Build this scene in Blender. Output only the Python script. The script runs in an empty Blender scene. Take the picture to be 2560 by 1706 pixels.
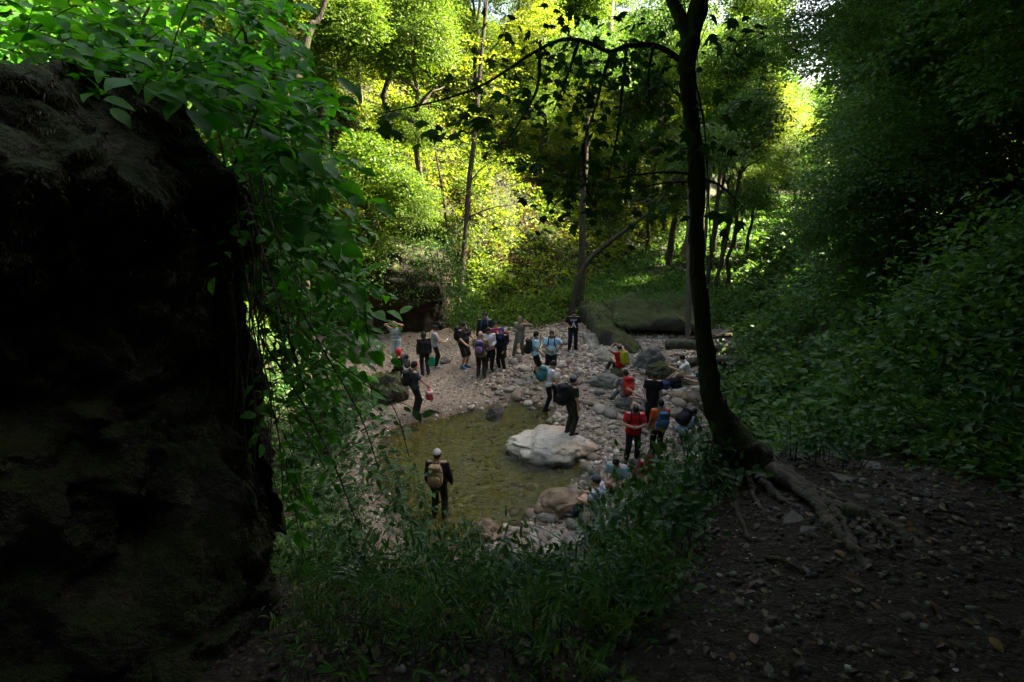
import bpy, bmesh, math, random
import numpy as np
from mathutils import Vector, Matrix
from mathutils.bvhtree import BVHTree

SC = bpy.context.scene
R = math.radians
rng = np.random.RandomState(7)

# ------------------------------------------------------------------ camera
PITCH = R(18.0); CAM = np.array([0.0, 0.0, 7.5]); FPX = 1350.0
cam_d = bpy.data.cameras.new('camera'); cam = bpy.data.objects.new('camera', cam_d)
SC.collection.objects.link(cam)
cam.location = CAM; cam.rotation_euler = (R(90) - PITCH, 0, 0)
cam_d.sensor_width = 36.0; cam_d.lens = FPX / 2560 * 36.0
cam_d.clip_start = 0.05; cam_d.clip_end = 2000
SC.camera = cam

# ------------------------------------------------------------------ sky, sun, exposure
SUN_EL, SUN_AZ = R(44), R(71)          # azimuth measured from +Y towards +X
SUN_STRENGTH, SKY_STRENGTH, EXPOSURE = 5.0, 0.060, 3.62
w = bpy.data.worlds.new('World'); SC.world = w; w.use_nodes = True
nt = w.node_tree; nt.nodes.clear()
sky = nt.nodes.new('ShaderNodeTexSky'); sky.sky_type = 'NISHITA'; sky.sun_disc = False
sky.sun_elevation = SUN_EL; sky.sun_rotation = SUN_AZ; sky.air_density = 0.8; sky.dust_density = 5.0; sky.ozone_density = 0.4
bg = nt.nodes.new('ShaderNodeBackground'); bg.inputs[1].default_value = SKY_STRENGTH
wo = nt.nodes.new('ShaderNodeOutputWorld')
nt.links.new(sky.outputs[0], bg.inputs[0]); nt.links.new(bg.outputs[0], wo.inputs[0])
sun_d = bpy.data.lights.new('sun', 'SUN'); sun = bpy.data.objects.new('sun', sun_d)
SC.collection.objects.link(sun)
sun_d.energy = SUN_STRENGTH; sun_d.angle = R(0.5); sun_d.color = (1.0, 0.87, 0.62)
sd = Vector((math.sin(SUN_AZ) * math.cos(SUN_EL), math.cos(SUN_AZ) * math.cos(SUN_EL), math.sin(SUN_EL)))
sun.rotation_euler = sd.to_track_quat('Z', 'Y').to_euler(); sun.location = sd * 60
SUNV = np.array(sd)
SC.view_settings.view_transform = 'Standard'; SC.view_settings.look = 'None'
SC.view_settings.gamma = 1.0; SC.view_settings.exposure = EXPOSURE
SC.view_settings.use_curve_mapping = False
cy = SC.cycles
cy.use_denoising = True; cy.use_adaptive_sampling = True; cy.adaptive_threshold = 0.03
cy.max_bounces = 6; cy.diffuse_bounces = 3; cy.glossy_bounces = 2; cy.transmission_bounces = 4
cy.transparent_max_bounces = 6; cy.caustics_reflective = False; cy.caustics_refractive = False
cy.sample_clamp_indirect = 4.0

# ------------------------------------------------------------------ helpers: picture rays
def ray(px, py):
    u = (px - 1280.0) / FPX; v = (853.0 - py) / FPX
    return np.array([u, math.cos(PITCH) + v * math.sin(PITCH), -math.sin(PITCH) + v * math.cos(PITCH)])
def at_depth(px, py, t): return CAM + ray(px, py) * t
def on_z(px, py, z):
    d = ray(px, py); return CAM + d * ((z - CAM[2]) / d[2])
def smooth(a, b, x):
    t = np.clip((np.asarray(x, float) - a) / (b - a), 0, 1); return t * t * (3 - 2 * t)
def smax(a, b, k):
    h = np.clip(0.5 + 0.5 * (a - b) / k, 0, 1); return b + (a - b) * h + k * h * (1 - h)

# ------------------------------------------------------------------ helpers: noise
def _h2(a, b, s): v = np.sin(a * 127.1 + b * 311.7 + s * 74.7) * 43758.5453; return v - np.floor(v)
def vn2(x, y, s=0):
    xi = np.floor(x); yi = np.floor(y); fx = x - xi; fy = y - yi
    fx = fx * fx * (3 - 2 * fx); fy = fy * fy * (3 - 2 * fy)
    return ((_h2(xi, yi, s) * (1 - fx) + _h2(xi + 1, yi, s) * fx) * (1 - fy)
            + (_h2(xi, yi + 1, s) * (1 - fx) + _h2(xi + 1, yi + 1, s) * fx) * fy) * 2 - 1
def fbm2(x, y, s=0, o=4):
    v = 0; a = 1.0; f = 1.0
    for i in range(o): v = v + a * vn2(x * f, y * f, s + i * 13.7); a *= 0.5; f *= 2.03
    return v
def _h3(a, b, c, s): v = np.sin(a * 127.1 + b * 311.7 + c * 191.9 + s * 74.7) * 43758.5453; return v - np.floor(v)
def vn3(x, y, z, s=0):
    xi, yi, zi = np.floor(x), np.floor(y), np.floor(z); fx, fy, fz = x - xi, y - yi, z - zi
    fx = fx * fx * (3 - 2 * fx); fy = fy * fy * (3 - 2 * fy); fz = fz * fz * (3 - 2 * fz)
    r = 0
    for dz in (0, 1):
        wz = fz if dz else 1 - fz
        for dy in (0, 1):
            wy = fy if dy else 1 - fy
            for dx in (0, 1):
                r = r + _h3(xi + dx, yi + dy, zi + dz, s) * (fx if dx else 1 - fx) * wy * wz
    return r * 2 - 1
def fbm3(p, f, s=0, o=4):
    v = 0; a = 1.0
    for i in range(o): v = v + a * vn3(p[:, 0] * f, p[:, 1] * f, p[:, 2] * f, s + i * 9.1); a *= 0.5; f *= 2.05
    return v

# ------------------------------------------------------------------ helpers: objects
def link(o, parent=None):
    SC.collection.objects.link(o)
    if parent is not None: o.parent = parent
    return o
def mesh_data(name, V, F, mats=(), smooth_shade=True, midx=None):
    V = np.asarray(V, np.float32).reshape(-1, 3)
    if isinstance(F, np.ndarray): F = [F]
    F = [np.asarray(f, np.int32) for f in F if len(f)]
    me = bpy.data.meshes.new(name)
    me.vertices.add(len(V)); me.vertices.foreach_set('co', V.ravel())
    loops = np.concatenate([f.ravel() for f in F]); me.loops.add(len(loops))
    me.loops.foreach_set('vertex_index', loops)
    tot = np.concatenate([np.full(len(f), f.shape[1], np.int32) for f in F])
    st = np.concatenate([[0], np.cumsum(tot)[:-1]]).astype(np.int32)
    me.polygons.add(len(tot)); me.polygons.foreach_set('loop_start', st)
    if smooth_shade: me.polygons.foreach_set('use_smooth', np.ones(len(tot), bool))
    for m in (mats if isinstance(mats, (list, tuple)) else [mats]): me.materials.append(m)
    if midx is not None: me.polygons.foreach_set('material_index', np.asarray(midx, np.int32))
    me.update(calc_edges=True)
    return me
def mk(name, V, F, mat, parent=None, smooth_shade=True, midx=None):
    return link(bpy.data.objects.new(name, mesh_data(name, V, F, mat, smooth_shade, midx)), parent)
def tag(o, label=None, cat=None, group=None, kind=None):
    if label: o['label'] = label
    if cat: o['category'] = cat
    if group: o['group'] = group
    if kind: o['kind'] = kind
    return o
def empty(name, loc=(0, 0, 0), rz=0.0):
    o = bpy.data.objects.new(name, None); o.empty_display_size = 0.2
    o.location = loc; o.rotation_euler = (0, 0, rz); return link(o)
def place(name, me, parent, loc, rot=None, sc=1.0):
    o = bpy.data.objects.new(name, me); o.location = loc
    if rot is not None:
        if isinstance(rot, Matrix): o.rotation_euler = rot.to_euler()
        else: o.rotation_euler = rot
    o.scale = (sc, sc, sc) if np.isscalar(sc) else sc
    return link(o, parent)
class Geo:                                     # collects vertices and faces of one part
    def __init__(s): s.V = []; s.F = {}; s.n = 0
    def add(s, V, F):
        V = np.asarray(V, float).reshape(-1, 3)
        for f in (F if isinstance(F, list) else [F]):
            if len(f): s.F.setdefault(np.asarray(f).shape[1], []).append(np.asarray(f) + s.n)
        s.V.append(V); s.n += len(V); return s
    def data(s): return np.concatenate(s.V), [np.concatenate(f) for f in s.F.values()]
    def build(s, name, mat, parent=None, smooth_shade=True):
        V, F = s.data(); return mk(name, V, F, mat, parent, smooth_shade)
def unit(v): v = np.asarray(v, float); return v / (np.linalg.norm(v) + 1e-12)
def resample(P, rr, n):
    P = np.asarray(P, float); rr = np.asarray(rr, float)
    k = len(P); t = np.arange(k); q = np.linspace(0, k - 1, n)
    def cr(A):                                   # Catmull-Rom
        A = A.reshape(k, -1); out = []
        for x in q:
            i = min(int(x), k - 2); f = x - i
            p0, p1, p2, p3 = A[max(i - 1, 0)], A[i], A[i + 1], A[min(i + 2, k - 1)]
            out.append(0.5 * (2 * p1 + (p2 - p0) * f + (2 * p0 - 5 * p1 + 4 * p2 - p3) * f * f + (3 * p1 - p0 - 3 * p2 + p3) * f ** 3))
        return np.array(out)
    return cr(P), np.maximum(cr(rr).ravel(), 1e-4)
def tube(P, rr, sides=8, bump=0.0, seed=0, flat=None):
    P = np.asarray(P, float); n = len(P)
    T = np.gradient(P, axis=0); T /= np.linalg.norm(T, axis=1)[:, None] + 1e-9
    ref = np.array([0.31, 0.87, 0.39]) if abs(T[0] @ np.array([0.31, 0.87, 0.39])) < 0.9 else np.array([0.9, -0.1, 0.2])
    A = np.zeros_like(P); a = ref
    for i in range(n):
        a = a - T[i] * (a @ T[i]); a = a / (np.linalg.norm(a) + 1e-9); A[i] = a
    B = np.cross(T, A)
    th = np.arange(sides) * 2 * math.pi / sides
    r = np.asarray(rr, float)[:, None] * np.ones((1, sides))
    if bump:
        r = r * (1 + bump * (vn2(np.arange(n)[:, None] * 0.55 + 0 * th, th[None] * 1.6 + 5, seed) + 0.6 * vn2(np.arange(n)[:, None] * 1.7 + 0 * th, th[None] * 3.2, seed + 3)))
    ca, sa = np.cos(th), np.sin(th)
    if flat: sa = sa * flat
    V = P[:, None] + r[..., None] * (A[:, None] * ca[None, :, None] + B[:, None] * sa[None, :, None])
    V = V.reshape(-1, 3)
    i = np.arange(n - 1)[:, None] * sides; j = np.arange(sides)[None]; j2 = (j + 1) % sides
    F = np.stack([i + j, i + j2, i + sides + j2, i + sides + j], -1).reshape(-1, 4)
    V = np.concatenate([V, P[:1], P[-1:]]); c0, c1 = n * sides, n * sides + 1
    F3 = np.concatenate([np.stack([np.full(sides, c0), j2[0], j[0]], -1), np.stack([np.full(sides, c1), (n - 1) * sides + j[0], (n - 1) * sides + j2[0]], -1)])
    return V, [F, F3]
def icosphere(sub):
    bm = bmesh.new(); bmesh.ops.create_icosphere(bm, subdivisions=sub, radius=1.0)
    V = np.array([v.co[:] for v in bm.verts]); F = np.array([[v.index for v in f.verts] for f in bm.faces]); bm.free()
    return V, F
ICO = {k: icosphere(k) for k in (1, 2, 3, 4, 5)}
def superell(a, b, c, e=0.5, nu=16, nv=10):
    u = np.linspace(-math.pi, math.pi, nu, endpoint=False); v = np.linspace(-math.pi / 2, math.pi / 2, nv)
    U, Vv = np.meshgrid(u, v); sp = lambda x, p: np.sign(x) * np.abs(x) ** p
    X = a * sp(np.cos(Vv), e) * sp(np.cos(U), e); Y = b * sp(np.cos(Vv), e) * sp(np.sin(U), e); Z = c * sp(np.sin(Vv), e)
    P = np.stack([X, Y, Z], -1).reshape(-1, 3)
    i = np.arange(nv - 1)[:, None] * nu; j = np.arange(nu)[None]; j2 = (j + 1) % nu
    return P, np.stack([i + j, i + j2, i + nu + j2, i + nu + j], -1).reshape(-1, 4)

# ------------------------------------------------------------------ materials
def N(nt, t, **kw):
    n = nt.nodes.new(t)
    for k, v in kw.items(): setattr(n, k, v)
    return n
def new_mat(name):
    m = bpy.data.materials.new(name); m.use_nodes = True
    nt = m.node_tree; b = nt.nodes['Principled BSDF']; return m, nt, b, nt.links.new
def ramp(nt, fac, stops):
    r = N(nt, 'ShaderNodeValToRGB'); e = r.color_ramp.elements
    while len(e) < len(stops): e.new(0.5)
    for k, (p, c) in enumerate(stops): e[k].position = p; e[k].color = (*c, 1)
    nt.links.new(fac, r.inputs[0]); return r.outputs[0]
def noise(nt, scale, detail=5, rough=0.6, coord='Object', dist=0.0, vec=None):
    n = N(nt, 'ShaderNodeTexNoise'); n.inputs['Scale'].default_value = scale
    n.inputs['Detail'].default_value = detail; n.inputs['Roughness'].default_value = rough; n.inputs['Distortion'].default_value = dist
    if vec is None:
        tc = N(nt, 'ShaderNodeTexCoord'); vec = tc.outputs[coord]
    nt.links.new(vec, n.inputs['Vector']); return n.outputs['Fac']
def mixc(nt, fac, a, b, blend='MIX'):
    m = N(nt, 'ShaderNodeMix', data_type='RGBA', blend_type=blend)
    for s, v in ((m.inputs[0], fac), (m.inputs[6], a), (m.inputs[7], b)):
        if isinstance(v, (int, float)): s.default_value = v
        elif isinstance(v, tuple): s.default_value = (*v, 1)
        else: nt.links.new(v, s)
    return m.outputs[2]
def math_n(nt, op, a, b=0.0):
    m = N(nt, 'ShaderNodeMath', operation=op)
    for s, v in ((m.inputs[0], a), (m.inputs[1], b)):
        if isinstance(v, (int, float)): s.default_value = v
        else: nt.links.new(v, s)
    return m.outputs[0]
def bump(nt, b, h, strength=0.5, dist=0.02):
    n = N(nt, 'ShaderNodeBump'); n.inputs['Strength'].default_value = strength; n.inputs['Distance'].default_value = dist
    nt.links.new(h, n.inputs['Height']); nt.links.new(n.outputs[0], b.inputs['Normal'])

def leaf_mat(name, cols, trans=0.4, tcol=None, per_object=False, rough=0.5, spec=0.2):
    m, nt, b, L = new_mat(name)
    if per_object: src = N(nt, 'ShaderNodeObjectInfo').outputs['Random']
    else: src = N(nt, 'ShaderNodeNewGeometry').outputs['Random Per Island']
    n = len(cols); col = ramp(nt, src, [(k / max(n - 1, 1), c) for k, c in enumerate(cols)])
    g = noise(nt, 1.3, 1, 0.5, 'Object')
    col = mixc(nt, math_n(nt, 'MULTIPLY', g, 0.55), col, tuple(c * 0.6 for c in cols[0]))
    L(col, b.inputs['Base Color']); b.inputs['Roughness'].default_value = rough
    b.inputs['Specular IOR Level'].default_value = spec
    t = N(nt, 'ShaderNodeBsdfTranslucent')
    tc = mixc(nt, 1.0, col, tcol or (1.5, 1.55, 0.55), 'MULTIPLY'); L(tc, t.inputs['Color'])
    ms = N(nt, 'ShaderNodeMixShader'); ms.inputs[0].default_value = trans
    L(b.outputs[0], ms.inputs[1]); L(t.outputs[0], ms.inputs[2])
    L(ms.outputs[0], nt.nodes['Material Output'].inputs[0])
    return m
def rock_mat(name, c1, c2, c3, moss=0.0, scale=2.0, mosscol=(0.05, 0.075, 0.015), rough=0.85, bumpd=0.03, stain=None, crack=0.35, wetz=None):
    m, nt, b, L = new_mat(name)
    f = noise(nt, scale, 5, 0.65, 'Object', 0.3); col = ramp(nt, f, [(0.3, c1), (0.5, c2), (0.7, c3)])
    f2 = noise(nt, scale * 9, 3, 0.7); col = mixc(nt, math_n(nt, 'MULTIPLY', f2, 0.5), col, tuple(x * 0.45 for x in c1))
    tc = N(nt, 'ShaderNodeTexCoord'); wn = N(nt, 'ShaderNodeTexNoise'); wn.inputs['Scale'].default_value = scale * 1.8; wn.inputs['Detail'].default_value = 2; L(tc.outputs['Object'], wn.inputs['Vector'])
    wa = N(nt, 'ShaderNodeVectorMath', operation='MULTIPLY_ADD'); L(wn.outputs['Color'], wa.inputs[0]); wa.inputs[1].default_value = (0.5 / scale,) * 3; L(tc.outputs['Object'], wa.inputs[2])
    mu = N(nt, 'ShaderNodeTexVoronoi', feature='DISTANCE_TO_EDGE'); mu.inputs['Scale'].default_value = scale * 1.1; L(wa.outputs[0], mu.inputs['Vector'])
    cr = N(nt, 'ShaderNodeMapRange'); cr.inputs[1].default_value = 0.0; cr.inputs[2].default_value = 0.035; cr.inputs[3].default_value = crack; cr.inputs[4].default_value = 0.0; L(mu.outputs['Distance'], cr.inputs[0])
    if stain: sn = noise(nt, scale * 0.6, 3, 0.6); sk = N(nt, 'ShaderNodeMapRange'); sk.inputs[1].default_value = 0.48; sk.inputs[2].default_value = 0.66; L(sn, sk.inputs[0]); col = mixc(nt, math_n(nt, 'MULTIPLY', sk.outputs[0], 0.75), col, stain)
    pit = N(nt, 'ShaderNodeMapRange'); pit.inputs[1].default_value = 0.60; pit.inputs[2].default_value = 0.72; L(f2, pit.inputs[0]); col = mixc(nt, math_n(nt, 'MULTIPLY', pit.outputs[0], 0.6), col, tuple(x * 0.3 for x in c1))
    col = mixc(nt, cr.outputs[0], col, tuple(x * 0.3 for x in c1))
    if moss:
        g = N(nt, 'ShaderNodeNewGeometry'); sx = N(nt, 'ShaderNodeSeparateXYZ'); L(g.outputs['Normal'], sx.inputs[0])
        k = math_n(nt, 'ADD', math_n(nt, 'MULTIPLY', sx.outputs[2], 0.55), math_n(nt, 'ADD', f, moss - 1.0))
        mk_ = N(nt, 'ShaderNodeMapRange'); mk_.inputs[1].default_value = 0.0; mk_.inputs[2].default_value = 0.22; L(k, mk_.inputs[0])
        mc = mixc(nt, noise(nt, scale * 14, 4), mosscol, tuple(x * 2.2 for x in mosscol))
        col = mixc(nt, mk_.outputs[0], col, mc)
    if wetz is not None:
        so = N(nt, 'ShaderNodeSeparateXYZ'); L(tc.outputs['Object'], so.inputs[0]); wk = N(nt, 'ShaderNodeMapRange'); wk.inputs[1].default_value = wetz - 0.03; wk.inputs[2].default_value = wetz + 0.05; wk.inputs[3].default_value = 1; wk.inputs[4].default_value = 0
        L(math_n(nt, 'ADD', so.outputs[2], math_n(nt, 'MULTIPLY', f, -0.1)), wk.inputs[0]); col = mixc(nt, math_n(nt, 'MULTIPLY', wk.outputs[0], 0.7), col, (0.07, 0.06, 0.045))
    L(col, b.inputs['Base Color']); b.inputs['Roughness'].default_value = rough; b.inputs['Specular IOR Level'].default_value = 0.15
    h = math_n(nt, 'ADD', math_n(nt, 'MULTIPLY', f2, 0.9), math_n(nt, 'ADD', f, math_n(nt, 'MULTIPLY', cr.outputs[0], -0.8)))
    bump(nt, b, h, 1.0, bumpd); return m
def bark_mat(name, c1, c2, scale=6.0, moss=0.0):
    m, nt, b, L = new_mat(name)
    tc = N(nt, 'ShaderNodeTexCoord'); mp = N(nt, 'ShaderNodeMapping'); mp.inputs['Scale'].default_value = (1, 1, 0.22)
    L(tc.outputs['Object'], mp.inputs[0])
    f = noise(nt, scale * 3, 4, 0.7, vec=mp.outputs[0]); col = ramp(nt, f, [(0.3, c1), (0.7, c2)])
    if moss:
        f3 = noise(nt, 3.0, 5); k = N(nt, 'ShaderNodeMapRange'); k.inputs[1].default_value = 0.62 - moss * 0.3; k.inputs[2].default_value = 0.72 - moss * 0.25; L(f3, k.inputs[0])
        col = mixc(nt, k.outputs[0], col, (0.035, 0.05, 0.012))
    L(col, b.inputs['Base Color']); b.inputs['Roughness'].default_value = 0.9; b.inputs['Specular IOR Level'].default_value = 0.2
    bump(nt, b, f, 1.0, 0.05); return m
_fab = {}
def fabric(c, rough=0.85, stripe=None):
    key = (c, rough, stripe)
    if key in _fab: return _fab[key]
    m, nt, b, L = new_mat('fabric')
    f = noise(nt, 14, 4, 0.6); col = mixc(nt, math_n(nt, 'MULTIPLY', f, 0.5), c, tuple(x * 0.6 for x in c))
    if stripe:
        wv = N(nt, 'ShaderNodeTexWave', bands_direction='Z'); wv.inputs['Scale'].default_value = stripe[1]
        tc = N(nt, 'ShaderNodeTexCoord'); L(tc.outputs['Object'], wv.inputs['Vector'])
        k = N(nt, 'ShaderNodeMapRange'); k.inputs[1].default_value = 0.55; k.inputs[2].default_value = 0.65; L(wv.outputs['Fac'], k.inputs[0])
        col = mixc(nt, k.outputs[0], col, stripe[0])
    L(col, b.inputs['Base Color']); b.inputs['Roughness'].default_value = rough; b.inputs['Specular IOR Level'].default_value = 0.2
    bump(nt, b, noise(nt, 22, 3), 0.35, 0.02); _fab[key] = m; return m
def patterned(c1, c2, scale=9.0):
    m, nt, b, L = new_mat('patterned_fabric'); f = noise(nt, scale, 2, 0.5, 'Object', 1.5)
    L(ramp(nt, f, [(0.47, c1), (0.53, c2)]), b.inputs['Base Color']); b.inputs['Roughness'].default_value = 0.85; return m
def plain(name, c, rough=0.6, spec=0.3):
    m, nt, b, L = new_mat(name); f = noise(nt, 18, 3)
    L(mixc(nt, math_n(nt, 'MULTIPLY', f, 0.4), c, tuple(x * 0.6 for x in c)), b.inputs['Base Color'])
    b.inputs['Roughness'].default_value = rough; b.inputs['Specular IOR Level'].default_value = spec; return m
# ------------------------------------------------------------------ the terrain
XL_Y = [-40, 0, 4, 7, 9, 12, 14, 17, 20, 22.5, 25, 28, 32, 38, 50, 70, 100, 200]
XL_X = [-2.6, -2.3, -2.3, -3.2, -4.3, -4.8, -5.1, -5.8, -8.6, -8.6, -2.6, 1.5, 4.2, 7.6, 14, 24, 40, 95]
XR_Y = [-40, 0, 3, 6, 9, 12, 16, 18.6, 25, 38, 50, 70, 100, 200]
XR_X = [2.5, 2.6, 2.95, 3.6, 4.6, 5.5, 6.9, 8.2, 12.0, 17.0, 26, 42, 68, 160]
BK_Y = [-60, -20, -8, -3, 0, 1, 2, 3, 4, 5, 6, 7, 8, 8.8, 10]
BK_Z = [22, 15, 8.6, 6.4, 5.9, 5.75, 5.45, 4.95, 4.15, 3.25, 2.25, 1.25, 0.45, 0.1, -0.3]
D2F = 2560 / 2353.0                              # the picture as displayed while measuring -> photograph pixels
def dp(*pts): return [(x * D2F, y * D2F) for x, y in pts]
POOL = np.array([on_z(x, y, 0)[:2] for x, y in dp((880, 1040), (905, 995), (985, 965), (1075, 950), (1140, 928), (1215, 930), (1262, 950),
        (1285, 985), (1300, 1030), (1352, 1052), (1345, 1080), (1318, 1120), (1262, 1150), (1238, 1172), (1180, 1205), (1110, 1222), (1040, 1260), (985, 1265), (935, 1200), (880, 1110))])
def poly_dist(x, y, poly):
    x = np.asarray(x, float); y = np.asarray(y, float)
    d = np.full(x.shape, 1e9); ins = np.zeros(x.shape, bool); n = len(poly)
    for i in range(n):
        a = poly[i]; b = poly[(i + 1) % n]; e = b - a
        t = np.clip(((x - a[0]) * e[0] + (y - a[1]) * e[1]) / (e @ e), 0, 1)
        d = np.minimum(d, np.hypot(x - a[0] - t * e[0], y - a[1] - t * e[1]))
        c = ((a[1] > y) != (b[1] > y)) & (x < (b[0] - a[0]) * (y - a[1]) / (b[1] - a[1] + 1e-12) + a[0]); ins ^= c
    return np.where(ins, -d, d)
def rise(d, s, cap, soft=0.5):
    d = np.maximum(d, 0); d = d - soft * (1 - np.exp(-d / soft)); return cap * (1 - np.exp(-s * d / cap))
def height(x, y):
    x = np.asarray(x, float); y = np.asarray(y, float)
    fl = 0.12 + 0.028 * (y - 13) + 0.02 * np.maximum(y - 24, 0) + 0.05 * fbm2(x * 0.6, y * 0.6, 3, 4)
    pd = poly_dist(x, y, POOL)
    pd2 = pd + 0.22 * vn2(x * 1.3, y * 1.3, 5)
    fl = np.where(pd2 > 0, np.minimum(fl, -0.02 + 0.28 * pd2), -0.02 - 0.42 * smooth(0, 1.3, -pd2))
    sh = 1.5 * smooth(0.3, 2.2, x) - 0.25 * smooth(0, -2, x)
    yy = y - sh
    bk = np.interp(yy, BK_Y, BK_Z) + 0.05 * fbm2(x * 1.1, y * 1.1, 9, 4)
    base = smax(fl, bk, 0.35)
    dl = np.interp(y, XL_Y, XL_X) - x + 0.5 * vn2(x * 0.35, y * 0.35, 21)
    dr = x - np.interp(y, XR_Y, XR_X) + 0.5 * vn2(x * 0.35, y * 0.35, 22)
    sl = np.where(y > 24, 0.92, 1.25); cr = 30 - 14 * smooth(30, 48, y)
    up = rise(dl, 1.0, 38) + rise(dr, 1.35 - 0.45 * smooth(22, 34, y), cr)
    rough = smooth(0, 2.5, np.maximum(dl, dr))
    return base + up + rough * (0.5 * fbm2(x * 0.25, y * 0.25, 31, 4) + 0.12 * fbm2(x * 1.3, y * 1.3, 33, 3))
def h1(x, y): return float(height(np.array([x]), np.array([y]))[0])
GROUND_BVH = []
def on_ground(px, py):
    d = ray(px, py); hit = GROUND_BVH[0].ray_cast(Vector(CAM), Vector(d / np.linalg.norm(d)))
    return np.array(hit[0]) if hit[0] else CAM + d * 100.0
def depth_of(p): return float((np.asarray(p) - CAM) @ np.array([0, math.cos(PITCH), -math.sin(PITCH)]))
def gxs(lo, hi, fine_lo, fine_hi, step, grow=1.16):
    a = list(np.arange(fine_lo, fine_hi, step)); s = step; x = a[-1]
    while x < hi: s *= grow; x += s; a.append(x)
    s = step; x = a[0]; pre = []
    while x > lo: s *= grow; x -= s; pre.append(x)
    return np.array(pre[::-1] + a)
GX = gxs(-220, 260, -8, 12, 0.155); GY = gxs(-160, 320, -1, 27, 0.155)
XX, YY = np.meshgrid(GX, GY); ZZ = height(XX, YY)
gv = np.stack([XX, YY, ZZ], -1).reshape(-1, 3); nx_, ny_ = len(GX), len(GY)
ii = np.arange(ny_ - 1)[:, None] * nx_; jj = np.arange(nx_ - 1)[None]
gf = np.stack([ii + jj, ii + jj + 1, ii + nx_ + jj + 1, ii + nx_ + jj], -1).reshape(-1, 4)
GROUND_BVH.append(BVHTree.FromPolygons([tuple(v) for v in gv], [tuple(int(i) for i in f) for f in gf]))
def zones(x, y):
    dl = np.interp(y, XL_Y, XL_X) - x; dr = x - np.interp(y, XR_Y, XR_X); z = height(x, y)
    pd = poly_dist(x, y, POOL)
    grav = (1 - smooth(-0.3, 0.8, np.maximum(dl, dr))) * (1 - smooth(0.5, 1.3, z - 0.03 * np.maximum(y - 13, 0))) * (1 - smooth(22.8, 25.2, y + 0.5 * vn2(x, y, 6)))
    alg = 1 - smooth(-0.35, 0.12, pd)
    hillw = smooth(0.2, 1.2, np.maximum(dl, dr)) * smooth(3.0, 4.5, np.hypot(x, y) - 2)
    hillw = np.maximum(hillw, smooth(24.5, 27, y))
    wet = 1 - smooth(0.05, 0.55, pd + 0.25 * vn2(x * 2, y * 2, 12))
    return grav, alg, hillw, wet
def ground_mat():
    m, nt, b, L = new_mat('ground')
    a1 = N(nt, 'ShaderNodeAttribute', attribute_name='gravel'); a2 = N(nt, 'ShaderNodeAttribute', attribute_name='algae'); a3 = N(nt, 'ShaderNodeAttribute', attribute_name='hill')
    n1 = noise(nt, 2.2, 4, 0.7); n2 = noise(nt, 17, 4, 0.7); n3 = noise(nt, 60, 1, 0.6)
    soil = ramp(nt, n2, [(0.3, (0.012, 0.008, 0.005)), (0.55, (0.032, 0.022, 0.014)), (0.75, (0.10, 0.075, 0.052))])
    soil = mixc(nt, math_n(nt, 'MULTIPLY', n1, 0.7), soil, (0.013, 0.010, 0.007))
    vor = N(nt, 'ShaderNodeTexVoronoi'); vor.inputs['Scale'].default_value = 17
    tc = N(nt, 'ShaderNodeTexCoord'); L(tc.outputs['Object'], vor.inputs['Vector'])
    gr = ramp(nt, n2, [(0.25, (0.10, 0.078, 0.056)), (0.5, (0.235, 0.192, 0.147)), (0.75, (0.37, 0.325, 0.27))])
    bw = N(nt, 'ShaderNodeRGBToBW'); L(vor.outputs['Color'], bw.inputs[0]); gr = mixc(nt, 0.8, gr, bw.outputs[0], 'SOFT_LIGHT'); gr = mixc(nt, math_n(nt, 'MULTIPLY', n1, 0.55), gr, (0.17, 0.115, 0.08))
    al = ramp(nt, noise(nt, 4.2, 5, 0.75, dist=2.6), [(0.36, (0.025, 0.024, 0.006)), (0.48, (0.13, 0.132, 0.018)), (0.58, (0.31, 0.315, 0.04)), (0.70, (0.22, 0.165, 0.08))])
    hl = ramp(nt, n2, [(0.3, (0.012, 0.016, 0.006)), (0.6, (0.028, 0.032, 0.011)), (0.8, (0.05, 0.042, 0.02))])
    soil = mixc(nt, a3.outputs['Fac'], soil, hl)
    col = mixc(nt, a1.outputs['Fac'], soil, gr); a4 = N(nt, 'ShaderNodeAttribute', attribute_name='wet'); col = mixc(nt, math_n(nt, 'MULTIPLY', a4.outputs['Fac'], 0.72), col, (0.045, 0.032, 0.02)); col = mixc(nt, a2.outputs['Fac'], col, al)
    L(col, b.inputs['Base Color']); b.inputs['Roughness'].default_value = 0.9; b.inputs['Specular IOR Level'].default_value = 0.25
    dry = math_n(nt, 'SUBTRACT', 1.0, a2.outputs['Fac'])
    bump(nt, b, math_n(nt, 'MULTIPLY', math_n(nt, 'ADD', math_n(nt, 'ADD', n2, math_n(nt, 'MULTIPLY', n3, 0.4)), math_n(nt, 'MULTIPLY', vor.outputs['Distance'], -0.5)), dry), 0.9, 0.05)
    return m
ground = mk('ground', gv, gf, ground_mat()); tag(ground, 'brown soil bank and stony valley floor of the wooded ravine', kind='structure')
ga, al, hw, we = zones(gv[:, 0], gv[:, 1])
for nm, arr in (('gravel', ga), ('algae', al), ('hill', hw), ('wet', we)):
    at = ground.data.attributes.new(nm, 'FLOAT', 'POINT'); at.data.foreach_set('value', arr.astype(np.float32))

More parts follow.
